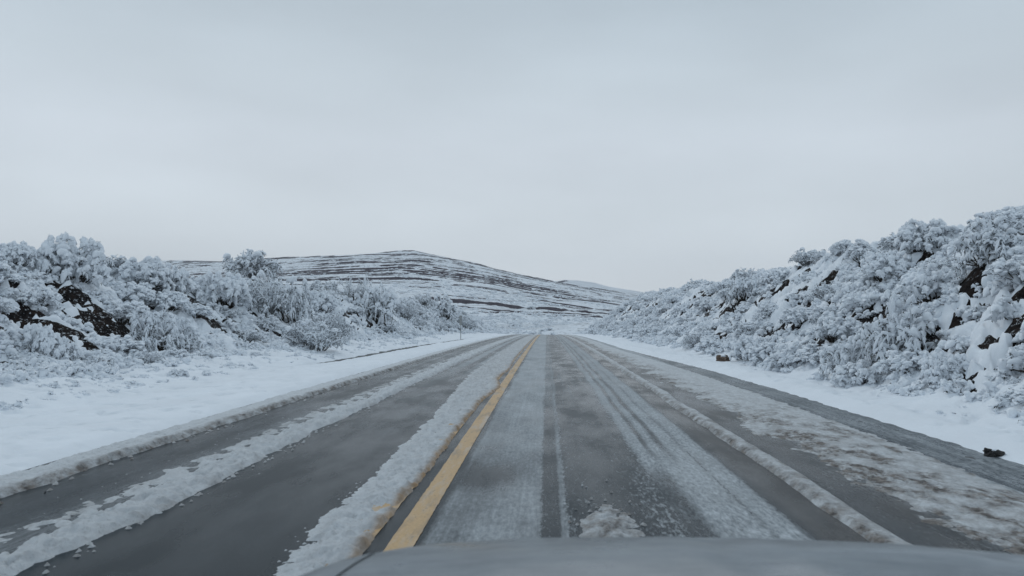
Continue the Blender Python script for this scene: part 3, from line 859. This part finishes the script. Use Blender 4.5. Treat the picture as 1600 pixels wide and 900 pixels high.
def place(key, x, y, sx, sz, rz, name, label, cat, group=None, tilt=0.0, zoff=0.0):
    z = float(surf(x, y)[0]) + zoff
    r = bpy.data.objects.new(name, None); C.objects.link(r)
    r.location = (x, y, z); r.rotation_euler = (0, tilt, rz); r.scale = (sx, sx, sz)
    r.empty_display_size = 0.2
    r["label"] = label; r["category"] = cat
    if group: r["group"] = group
    tree = key.startswith("tree") or key.startswith("bare")
    mt, ml, ms, _ = PROTO[key]
    if tree: link("trunk", trunk_me, parent=r)
    link("twigs", mt, parent=r); link("leaves", ml, parent=r); link("snow_load", ms, parent=r)
    HEROES.append((x, y, sx)); return r
HEROES = []
FILLS = []

def hero(key, u, v_, wpx, hpx, label, cat="shrub", name="snowy_shrub", rz=0.0):
    p = pix_hit(u, v_, 6)
    if p is None: print("no hit", u, v_, label); return
    dist = p[1]
    W = wpx * dist / FPX; Hm = hpx * dist / FPX
    wid = {"mound": 1.75, "weep": 1.9, "frost": 1.8, "tree": 1.75, "bare": 1.5, "tuft": 1.5}[key[:-1]]
    hei = {"mound": 0.80, "weep": 0.80, "frost": 0.85, "tree": 0.95, "bare": 1.15, "tuft": 0.6}[key[:-1]]
    g_ = "snow laden plants standing out on the banks"
    place(key, p[0], p[1], W / wid, Hm / hei, rz, name, label, cat, g_)

# left bank
hero("mound0", 112, 440, 115, 78, "large rounded shrub heavy with snow on the left bank skyline, nearest the left edge", rz=0.4)
hero("mound1", 28, 420, 60, 40, "low snow mound of a shrub at the very left edge of the skyline", rz=1.4)
hero("mound2", 62, 562, 74, 62, "snow mound of a shrub at the foot of the dark earth at far left", rz=2.0)
hero("mound3", 98, 572, 50, 40, "smaller dark gapped shrub beside the mound at the foot of the left bank", rz=0.9)
hero("mound1", 225, 452, 95, 52, "broad snow capped shrub on the left skyline right of the large rounded one", rz=2.2)
hero("mound3", 268, 462, 70, 50, "rounded shrub on the left skyline where the mountain first shows behind", rz=5.2)
hero("weep0", 240, 545, 78, 66, "weeping shrub with long drooping fronds low on the left bank", rz=0.3)
hero("weep1", 283, 556, 70, 48, "low weeping shrub right of the drooping one at the foot of the left bank", rz=1.7)
hero("tree0", 392, 452, 98, 64, "umbrella shaped small tree full of snow standing above the left bank", "tree", "snowy_tree", rz=0.2)
hero("mound0", 345, 478, 95, 58, "dense dark gapped shrub below and left of the umbrella shaped tree", rz=3.1)
hero("frost0", 412, 495, 85, 62, "frosted grey shrub directly below the umbrella shaped tree", rz=0.6)
hero("weep2", 452, 505, 78, 66, "tall drooping shrub right of the umbrella shaped tree", rz=2.8)
hero("frost1", 490, 551, 105, 52, "wide spidery frosted shrub spilling down to the left verge", rz=1.1)
hero("frost0", 520, 532, 60, 45, "grey frosted shrub between the spidery one and the dark bank", rz=4.1)
hero("bare0", 550, 476, 62, 48, "bare upright twiggy tree in front of the mountain ledges", "tree", "snowy_tree", rz=0.5)
hero("weep0", 585, 506, 86, 66, "big weeping shrub hanging over the dark earth under the bare tree", rz=4.0)
hero("mound2", 505, 488, 60, 36, "rounded snowy shrub left of the bare tree", rz=1.0)
hero("frost1", 632, 500, 42, 32, "small frosted shrub right of the big weeping one", rz=2.2)
hero("weep1", 690, 500, 55, 34, "dark centred shrub on the far part of the left bank", rz=2.9)
hero("frost0", 660, 478, 44, 20, "thin frosted scrub on the crest of the far left bank", rz=5.1)
hero("frost1", 728, 515, 40, 24, "grey shrub behind the roadside marker post", rz=0.9)
# right bank
hero("mound0", 1446, 390, 90, 50, "spiky crowned shrub heavy with snow on the right skyline", rz=5.0)
hero("weep2", 1560, 378, 105, 36, "big arching shrub at the top right end of the bank", rz=0.7)
hero("mound1", 1330, 402, 70, 24, "low shrub on the right skyline where the bank starts to rise", rz=3.3)
hero("frost0", 1262, 418, 60, 22, "thin spiky shrub breaking the right skyline above the bare earth", rz=1.9)
hero("frost1", 1170, 446, 60, 28, "frosted shrub on the skyline of the middle right bank", rz=1.3)
hero("weep0", 1160, 470, 54, 40, "drooping greyish shrub above the left dark hollow of the right bank", rz=2.1)
hero("weep1", 1405, 575, 120, 92, "large dark bellied shrub overhanging the hollow low on the right bank", rz=1.2)
hero("weep2", 1320, 590, 80, 56, "snowy shrub at the foot of the right bank left of the dark bellied one", rz=3.7)
hero("mound3", 1345, 603, 90, 40, "low snow blanketed shrub on the verge in front of the dark bellied one", rz=0.1)
hero("mound2", 1480, 602, 80, 52, "snowy shrub right of the dark bellied one at the bank foot", rz=2.7)
hero("mound0", 1240, 575, 90, 40, "sprawling shrub low on the bank just right of the brown rock", rz=1.6)
hero("mound1", 1175, 562, 70, 36, "clumpy shrub low on the bank right above the brown rock", rz=4.4)
hero("weep1", 1545, 415, 100, 60, "hanging shrub with dark hollows high near the right edge", rz=2.0)
hero("mound2", 1385, 440, 90, 48, "round pillow of snowy shrub in the middle of the upper right bank", rz=0.0)
hero("mound3", 1460, 470, 110, 55, "large smooth snow pillow over a shrub in mid right bank", rz=5.7)
hero("frost0", 1085, 545, 44, 26, "grey tuft like shrub at the foot of the far right bank", rz=5.7)
hero("tuft0", 1583, 612, 26, 18, "small dark twiggy tuft poking out of the snow near the right edge", "plant", "snowy_tuft", rz=0.4)

# the rest of the shrubs, one thing each, spread over both banks
g = np.random.default_rng(77)
def fill(n, xr, yr, labels, kinds, smin, smax, grp, mind):
    out_, tries = 0, 0
    while out_ < n and tries < n * 60:
        tries += 1
        y = math.exp(g.uniform(math.log(yr[0]), math.log(yr[1])))
        x = g.uniform(min(xr), max(xr))
        s = g.uniform(smin, smax) * (1 + min(y, 80) / 160)
        if rock_mask(np.array([x]), np.array([y - 0.3]))[0] > 0.35: continue
        if any((x - a) ** 2 + (y - b_) ** 2 < (mind * (s + c_) * 0.5) ** 2 for a, b_, c_ in HEROES): continue
        fx = (abs(x) - abs(xr[0])) / (abs(xr[1]) - abs(xr[0]))
        zone = ("low" if fx < 0.35 else "middle" if fx < 0.68 else "upper")
        dist = "near" if y < 22 else "middle" if y < 48 else "far"
        kk = kinds[g.integers(len(kinds))]
        fo = place(kk, x, y, s, s * g.uniform(0.62, 0.95), g.uniform(0, 6.28), "snowy_shrub",
              labels % {"zone": zone, "dist": dist}, "shrub", grp % {"zone": zone, "dist": dist}, tilt=0)
        fo["look"] = kk[0]; FILLS.append(fo)
        out_ += 1
    return out_
KS = ["mound0", "mound1", "mound2", "mound3"] * 3 + ["weep0", "weep2", "frost1"]
a = fill(100, (6.3, 12.6), (8.5, 105), "snow laden shrub on the %(zone)s slope of the right bank, %(dist)s stretch", KS, 0.42, 0.8, "shrubs on the %(zone)s right bank, %(dist)s stretch", 1.0)
KS = ["mound0", "mound1", "mound2", "mound3"] * 2 + ["weep1", "weep2", "frost0", "frost1"]
b_ = fill(110, (-11.0, -17.0), (14, 120), "snow laden shrub on the %(zone)s slope of the left bank, %(dist)s stretch", KS, 0.46, 0.92, "shrubs on the %(zone)s left bank, %(dist)s stretch", 1.0)
c_ = fill(14, (-8.7, -10.9), (9, 34), "low shrub at the %(zone)s foot of the left bank, %(dist)s stretch", ["mound0", "mound2", "mound3", "frost0", "weep0"], 0.2, 0.42, "low shrubs at the %(zone)s foot of the left bank", 1.0)
# each of these shrubs is told apart by its look and by its place next to something easily found
MARKS = [("umbrella shaped tree", 392, 430), ("bare twiggy tree", 550, 450), ("big shrub hanging over dark earth", 590, 490), ("spidery frosted shrub by the verge", 490, 535),
         ("large rounded shrub at far left", 110, 400), ("bare earth at far left", 60, 500), ("drooping shrub low on the left bank", 240, 520), ("roadside marker post", 722, 505),
         ("mound at the far left foot", 62, 545), ("dark earth under the umbrella tree", 360, 520), ("brown rock", 1130, 567), ("slanting band of bare earth", 1250, 480),
         ("dark hollow in the middle right bank", 1128, 490), ("spiky crowned skyline shrub", 1446, 365), ("dark bellied shrub", 1405, 540), ("bare earth at the right edge", 1580, 500),
         ("arching shrub at the top right", 1560, 345), ("small dark twiggy tuft", 1583, 605), ("thin spiky skyline shrub", 1262, 410), ("far end of the right bank", 940, 500),
         ("snow pillow in the upper right bank", 1385, 425), ("frosted middle right skyline shrub", 1170, 435), ("far end of the left bank", 790, 508), ("middle of the far right bank", 1030, 490), ("grey tuft like shrub, far right bank", 1085, 535)]
ORD = ["nearest", "second", "third", "fourth", "fifth", "sixth", "seventh", "eighth", "ninth", "tenth", "eleventh", "twelfth", "thirteenth", "fourteenth", "fifteenth", "sixteenth", "seventeenth", "eighteenth", "nineteenth", "twentieth", "twenty-first", "twenty-second", "twenty-third", "twenty-fourth", "twenty-fifth", "twenty-sixth"]
cam_m = cam.matrix_basis.inverted() if False else (Matrix.Translation(cam.location) @ cam.rotation_euler.to_matrix().to_4x4()).inverted()
seen = {}
for o in FILLS:
    v = cam_m @ (o.location + Vector((0, 0, 0.3)))
    pu, pv = 800 + FPX * v.x / -v.z, 450 - FPX * v.y / -v.z
    nm, mu, mv = min((m for m in MARKS if (m[1] > 850) == (o.location.x > 0)), key=lambda m: (m[1] - pu) ** 2 + (1.5 * (m[2] - pv)) ** 2)
    du, dv = pu - mu, pv - mv
    rel = ("right of" if du > 0 else "left of") if abs(du) > 1.3 * abs(dv) else ("below" if dv > 0 else "above")
    look = {"m": "rounded", "w": "drooping", "f": "fine frosted"}[o["look"]]
    seen.setdefault((look, rel, nm), []).append((math.hypot(du, dv), o))
for (look, rel, nm), l in seen.items():
    l.sort(key=lambda q: q[0])
    for k, (_, o) in enumerate(l):
        o["label"] = ("%s snowy shrub, %s %s %s the %s" % (look, ORD[min(k, 25)], "one", rel, nm)) if len(l) > 1 else "%s snowy shrub just %s the %s" % (look, rel, nm)
for o in FILLS: del o["look"]
print("fill", a, b_, "heroes", len(HEROES))

# ------------------------------------------------------------------ low brush: countless snowed-in sprigs, scattered by geometry nodes
src = bpy.data.collections.new("sprig_sources")
def sprig(i, fr_, **kw):
    twig, leaf, snow, P = plant_geo(seed=600 + i, **kw)
    V, Q = join_geo([twig, leaf, snow])
    me = mesh_np("sprig", V, Q)
    me.materials.append(M_frost if fr_ else M_twig); me.materials.append(M_leaf); me.materials.append(M_snow)
    mi = np.zeros(len(Q), np.int32); mi[len(twig[1]):len(twig[1]) + len(leaf[1])] = 1; mi[len(twig[1]) + len(leaf[1]):] = 2
    me.polygons.foreach_set("material_index", mi)
    o = bpy.data.objects.new("sprig", me); src.objects.link(o)
for i in range(6):
    sprig(i, i % 6 == 2, n_stem=14, n_sub=8, R=0.35, Hh=0.26, droop=0.15 + 0.1 * i, sub_len=0.10, snow_r=0.038 if i % 6 != 2 else 0.020, upright=0.2, leaves=2, blobs=0.9, dome=0.8, caps=14)

def scatter(name, pts, sc, coll, label):
    me = bpy.data.meshes.new(name)
    me.vertices.add(len(pts)); me.vertices.foreach_set("co", np.asarray(pts, np.float32).ravel())
    at = me.attributes.new("psize", 'FLOAT', 'POINT'); at.data.foreach_set("value", np.asarray(sc, np.float32))
    o = bpy.data.objects.new(name, me); C.objects.link(o); o["kind"] = "stuff"; o["label"] = label
    ng = bpy.data.node_groups.new(name, 'GeometryNodeTree')
    ng.interface.new_socket("Geometry", in_out='INPUT', socket_type='NodeSocketGeometry')
    ng.interface.new_socket("Geometry", in_out='OUTPUT', socket_type='NodeSocketGeometry')
    n = ng.nodes.new; L = ng.links.new
    gi, go = n("NodeGroupInput"), n("NodeGroupOutput")
    ci = n("GeometryNodeCollectionInfo"); ci.inputs[0].default_value = coll; ci.inputs[1].default_value = True; ci.inputs[2].default_value = True
    ip = n("GeometryNodeInstanceOnPoints"); ip.inputs["Pick Instance"].default_value = True
    m2p = n("GeometryNodeMeshToPoints")
    rv = n("FunctionNodeRandomValue"); rv.data_type = 'FLOAT_VECTOR'
    rv.inputs[0].default_value = (-0.25, -0.25, 0); rv.inputs[1].default_value = (0.25, 0.25, 6.283)
    na = n("GeometryNodeInputNamedAttribute"); na.data_type = 'FLOAT'; na.inputs[0].default_value = "psize"
    L(gi.outputs[0], m2p.inputs[0]); L(m2p.outputs[0], ip.inputs[0]); L(ci.outputs[0], ip.inputs["Instance"])
    L(rv.outputs[0], ip.inputs["Rotation"]); L(na.outputs[0], ip.inputs["Scale"]); L(ip.outputs[0], go.inputs[0])
    md = o.modifiers.new("scatter", 'NODES'); md.node_group = ng
    return o

def bank_pts(n, xr, y0, y1, smin, smax, maxrock=0.3):
    x = g.uniform(min(xr), max(xr), n); y = np.exp(g.uniform(math.log(y0), math.log(y1), n))
    rm = rock_mask(x, y); clump = perlin(x * 0.6, y * 0.5, 161)
    k = (rm < maxrock) & (g.uniform(-0.55, 0.6, n) < clump + 0.15)
    x, y = x[k], y[k]
    s = g.uniform(smin, smax, len(x)) * (1 + np.minimum(y, 120) / 110)
    return np.stack([x, y, surf(x, y) - 0.05], -1), s
p1, s1 = bank_pts(3600, (6.1, 13.5), 8, 190, 0.45, 1.1)
p2, s2 = bank_pts(3700, (-9.8, -18.0), 11, 200, 0.45, 1.1)
scatter("bank_brush", np.concatenate([p1, p2]), np.concatenate([s1, s2]), src, "low snowed-in brush and twigs covering both banks")
# grass tufts poking through the foot of the left bank
p3, s3 = bank_pts(2200, (-8.2, -11.8), 7.5, 60, 0.2, 0.6)
p4, s4 = bank_pts(260, (5.6, 7.2), 8, 60, 0.2, 0.5)
scatter("verge_grass", np.concatenate([p3, p4]), np.concatenate([s3, s4]), src, "tufts of snowed-in grass along the foot of both banks")
# far scrub on the valley side and the lower slopes of the mountain
ii = g.integers(0, len(MTN), 9000)
pts = MTN[ii]
dd = np.hypot(pts[:, 0], pts[:, 1])
k = (g.uniform(0, 1, len(pts)) < np.clip(1.25 - dd / 900, 0.05, 1)) & (fbm(pts[:, 0] * 0.02, pts[:, 1] * 0.012, 3, 171) > -0.12)
pts = pts[k] + np.stack([g.uniform(-1, 1, k.sum()), g.uniform(-2, 2, k.sum()), np.full(k.sum(), -0.2)], -1)
scatter("valley_scrub", pts, g.uniform(1.6, 4.2, len(pts)), src, "far snow dusted scrub on the slopes below the mountain")

# ================================================================== small things by the road
def rock_thing(u, v_, W, Hm, mat, name, label, cat, seed, capf=0.5, onroad=False):
    d = pix_dir(u, v_); p = None
    yy = -CAM_H / d[2] * d[1]
    p = np.array([yy * d[0] / d[1], yy, 0.0]); p[2] = float(zroad(yy))
    if abs(p[0]) > 5: p[2] = float(surf(p[0], p[1])[0])
    r = bpy.data.objects.new(name, None); C.objects.link(r); r.location = p
    r["label"] = label; r["category"] = cat
    V, F = ico_blob(seed, W / 2, W / 2.6, Hm / 1.6, 3, 0.55); V[:, 2] += Hm * 0.28
    link("stone", mesh_np("stone", V, tris=F, smooth=False), mat, parent=r)
    if capf:
        V2, F2 = ico_blob(seed + 5, W / 2.4 * capf * 1.6, W / 3.0 * capf * 1.6, Hm * 0.16, 3, 0.3); V2[:, 2] += Hm * 0.80
        link("snow_cap", mesh_np("snow_cap", V2, tris=F2), M_snow, parent=r)
    return r
rock_thing(1130, 567, 0.42, 0.26, M_rock, "brown_rock", "bare brown rock at the foot of the right bank", "rock", 21, 0.35)
rock_thing(1552, 712, 0.19, 0.08, M_darkrock, "dark_stone", "small dark stone on the edge of the right verge snow", "stone", 33, 0.3)

# marker post on the left verge
M_post = make_plain("weathered_post", (0.30, 0.31, 0.31), (0.42, 0.42, 0.42), 20, 0.7, 0.1, True)
M_plate = make_plain("dull_plate", (0.26, 0.27, 0.28), (0.36, 0.37, 0.37), 12, 0.6, 0, True)
def box(x0, x1, y0, y1, z0, z1):
    V = np.array([[x, y, z] for z in (z0, z1) for y in (y0, y1) for x in (x0, x1)], float)
    Q = np.array([[0, 2, 3, 1], [4, 5, 7, 6], [0, 1, 5, 4], [2, 6, 7, 3], [0, 4, 6, 2], [1, 3, 7, 5]])
    return V, Q
px_, py_ = -6.75, 58.0
r = bpy.data.objects.new("marker_post", None); C.objects.link(r); r.location = (px_, py_, float(surf(px_, py_)[0]))
r["label"] = "thin grey roadside marker post with a narrow plate on the far left verge"; r["category"] = "sign"
pp = np.array([[[0, 0, -0.2], [0, 0, 0.9], [0.01, 0, 1.9]]])
link("pole", mesh_np("pole", *tubes(pp, np.full((1, 3), 0.032), 8)), M_post, parent=r)
link("plate", mesh_np("plate", *box(-0.11, 0.11, -0.052, -0.036, 1.2, 1.95), smooth=False), M_plate, parent=r)
sv, sf = ico_blob(9, 0.13, 0.05, 0.05, 2, 0.3); sv[:, 2] += 1.98
link("snow_cap", mesh_np("snow_cap", sv, tris=sf), M_snow, parent=r)

# ================================================================== the car the photograph was taken from
M_paint, t, b = new_mat("dusty_car_paint")
n = noise_node(t, 1.0, 5, 0.65, stretch=(3, 14, 3))
n2 = noise_node(t, 5, 4, 0.6)
t.links.new(mixc(t, rng_map(t, n, 0.3, 0.7), (0.05, 0.07, 0.09), (0.14, 0.17, 0.19)), b.inputs["Base Color"])
b.inputs["Roughness"].default_value = 0.42
t.links.new(rng_map(t, n2, 0.3, 0.7, 0.22, 0.45), b.inputs["Roughness"])
b.inputs["Specular IOR Level"].default_value = 0.5
b.inputs["Coat Weight"].default_value = 0.35
b.inputs["Coat Roughness"].default_value = 0.12
bump(t, b, n2, 0.15, 0.004)
M_black = make_plain("black_trim", (0.012, 0.012, 0.013), (0.02, 0.02, 0.022), 30, 0.6, 0.1, True)
M_rubber = make_plain("tyre_rubber", (0.015, 0.015, 0.015), (0.03, 0.03, 0.03), 30, 0.85, 0.2, True)
M_rim = make_plain("alloy", (0.35, 0.36, 0.37), (0.42, 0.43, 0.44), 10, 0.35, 0, True, 0.6)
M_lamp = make_plain("lamp_lens", (0.45, 0.48, 0.5), (0.6, 0.62, 0.64), 10, 0.1, 0, True, 0.6)
CX = 0.37
car = bpy.data.objects.new("car", None); C.objects.link(car); car.location = (CX, 1.2, 0)
car["label"] = "front end of the blue grey car driving in the right lane"; car["category"] = "car"
HW = 0.90
def hood_z(x, y):
    s = np.abs(x) / HW
    z = 1.062 - 0.115 * (y - 0.7) ** 2 - 0.03 * s ** 2 - 0.16 * np.clip(s - 0.62, 0, 1) ** 2 * 1.0
    z = z + 0.007 * sstep(0.60, 0.50, s) * sstep(2.1, 1.5, y) + 0.004 * np.exp(-((s - 0.10) / 0.05) ** 2) * sstep(2.0, 1.6, y)
    return z
def hood_front(x):
    s = np.abs(x) / HW
    return 1.98 - 0.08 * s ** 2 - 0.62 * s ** 6
def local(V):
    V = V.copy(); V[:, 1] -= 1.2; return V
nx_, ny_ = 61, 60
sx_ = np.linspace(-1, 1, nx_); ty = np.linspace(0, 1, ny_)
Sx, Ty = np.meshgrid(sx_, ty)
BX = Sx * 0.74
front = hood_front(BX)
BY = 0.72 + Ty * (front - 0.72)
BZ = hood_z(BX, BY) - 0.10 * sstep(0.86, 1.0, Ty) ** 2 * 0.8
hm = grid_mesh("bonnet", BX, BY - 1.2, BZ)
bon = link("bonnet", hm, M_paint, parent=car)
for sgn in (-1, 1):
    # wing: from the bonnet gap over the shoulder, down the flank, with the wheel arch cut in
    tt = np.linspace(0, 1, 64); yy = np.linspace(0, 1, 150)
    TT, YQ = np.meshgrid(tt, yy)
    q_ = np.clip(TT * 1.8, 0, 1)
    fr_x = 0.7405 + 0.15 * np.sin(q_ * np.pi / 2)
    yend = hood_front(np.minimum(fr_x, 0.90)) + 0.02
    YY = 0.5 + YQ * (yend - 0.5)
    XX = fr_x
    ZZ = hood_z(fr_x * 0.97, YY) - 0.09 * q_ ** 3 - np.clip(TT - 0.5556, 0, 1) * 1.45 - 0.05 * sstep(0.86, 1.0, YQ)
    yfr = YY
    wd_ = (YY - 1.42) ** 2 + (ZZ - 0.34) ** 2
    keep = wd_ > 0.38 ** 2
    wm = grid_mesh("wing", sgn * XX, yfr - 1.2, ZZ, keep=keep & np.roll(keep, 1, 0) & np.roll(keep, -1, 0))
    wo = link("wing", wm, M_paint, parent=car)
    # wheel
    a = np.linspace(0, 2 * np.pi, 33)[:-1]
    def ring(prof):
        V = np.array([[px, r_ * math.cos(q), r_ * math.sin(q)] for q in a for px, r_ in prof]); n_ = len(prof)
        i = np.arange(len(a) * n_).reshape(len(a), n_); j = np.roll(i, -1, 0)
        return V, np.stack([i[:, :-1], i[:, 1:], j[:, 1:], j[:, :-1]], -1).reshape(-1, 4)
    we = bpy.data.objects.new("wheel", None); C.objects.link(we); we.parent = car; we.location = (sgn * 0.76, 0.22, 0.33)
    V, Q = ring([(-0.09, 0.2), (-0.1, 0.24), (-0.1, 0.3), (-0.08, 0.325), (0.08, 0.325), (0.1, 0.3), (0.1, 0.24), (0.09, 0.2)])
    link("tyre", mesh_np("tyre", V, Q), M_rubber, parent=we)
    parts = [ring([(sgn * 0.085, 0.215), (sgn * 0.06, 0.19), (sgn * 0.05, 0.175)]), ring([(sgn * 0.05, 0.06), (sgn * 0.07, 0.05), (sgn * 0.07, 0.001)])]
    for k_ in range(5):
        q = k_ * 2 * np.pi / 5; v0, q0 = box(sgn * 0.055 - 0.012, sgn * 0.055 + 0.012, 0.04, 0.19, -0.022, 0.022)
        v0 = v0 @ np.array([[1, 0, 0], [0, math.cos(q), math.sin(q)], [0, -math.sin(q), math.cos(q)]])
        parts.append((v0, q0))
    link("rim", mesh_np("rim", *join_geo(parts)), M_rim, parent=we)
    # headlight
    hx = np.linspace(0.50, 0.80, 14); hz = np.linspace(0, 1, 8)
    HX, HZ = np.meshgrid(hx, hz)
    yf = hood_front(HX) + 0.015
    Z0 = hood_z(HX, yf - 0.02) - 0.11
    link("headlight", grid_mesh("headlight", sgn * HX, yf - 1.2 + 0.03 * np.sin(HZ * np.pi), Z0 - HZ * 0.13), M_lamp, parent=car)
# bumper, grille, scuttle
bx_ = np.linspace(-0.86, 0.86, 50); bz = np.linspace(0, 1, 14)
X_, Z_ = np.meshgrid(bx_, bz)
link("front_bumper", grid_mesh("front_bumper", X_, hood_front(X_ * 0.98) - 1.2 + 0.03 + 0.06 * np.sin(Z_ * np.pi), 0.62 - Z_ * 0.38), M_paint, parent=car)
X_, Z_ = np.meshgrid(np.linspace(-0.49, 0.49, 30), np.linspace(0, 1, 6))
link("grille", grid_mesh("grille", X_, hood_front(X_) - 1.2 + 0.0 * Z_, 0.80 - Z_ * 0.17), M_black, parent=car)
X_, Y_ = np.meshgrid(np.linspace(-0.74, 0.74, 20), np.linspace(0.5, 0.715, 5))
link("scuttle_panel", grid_mesh("scuttle_panel", X_, Y_ - 1.2, hood_z(X_, 0.72) - 0.02 + 0 * Y_), M_black, parent=car)

# ================================================================== thin haze in the air
HAZE = True
if HAZE:
    M_haze = bpy.data.materials.new("haze"); M_haze.use_nodes = True
    t = M_haze.node_tree; t.nodes.clear()
    o_ = t.nodes.new("ShaderNodeOutputMaterial"); v_ = t.nodes.new("ShaderNodeVolumePrincipled")
    v_.inputs["Color"].default_value = (0.86, 0.92, 1.0, 1); v_.inputs["Density"].default_value = 0.00016
    t.links.new(v_.outputs[0], o_.inputs["Volume"])
    V, Q = box(-2650, 2650, -450, 2650, -40, 210)
    link("haze", mesh_np("haze", V, Q, smooth=False), M_haze, kind="stuff", label="thin cold haze lying over the land")
print("script done")
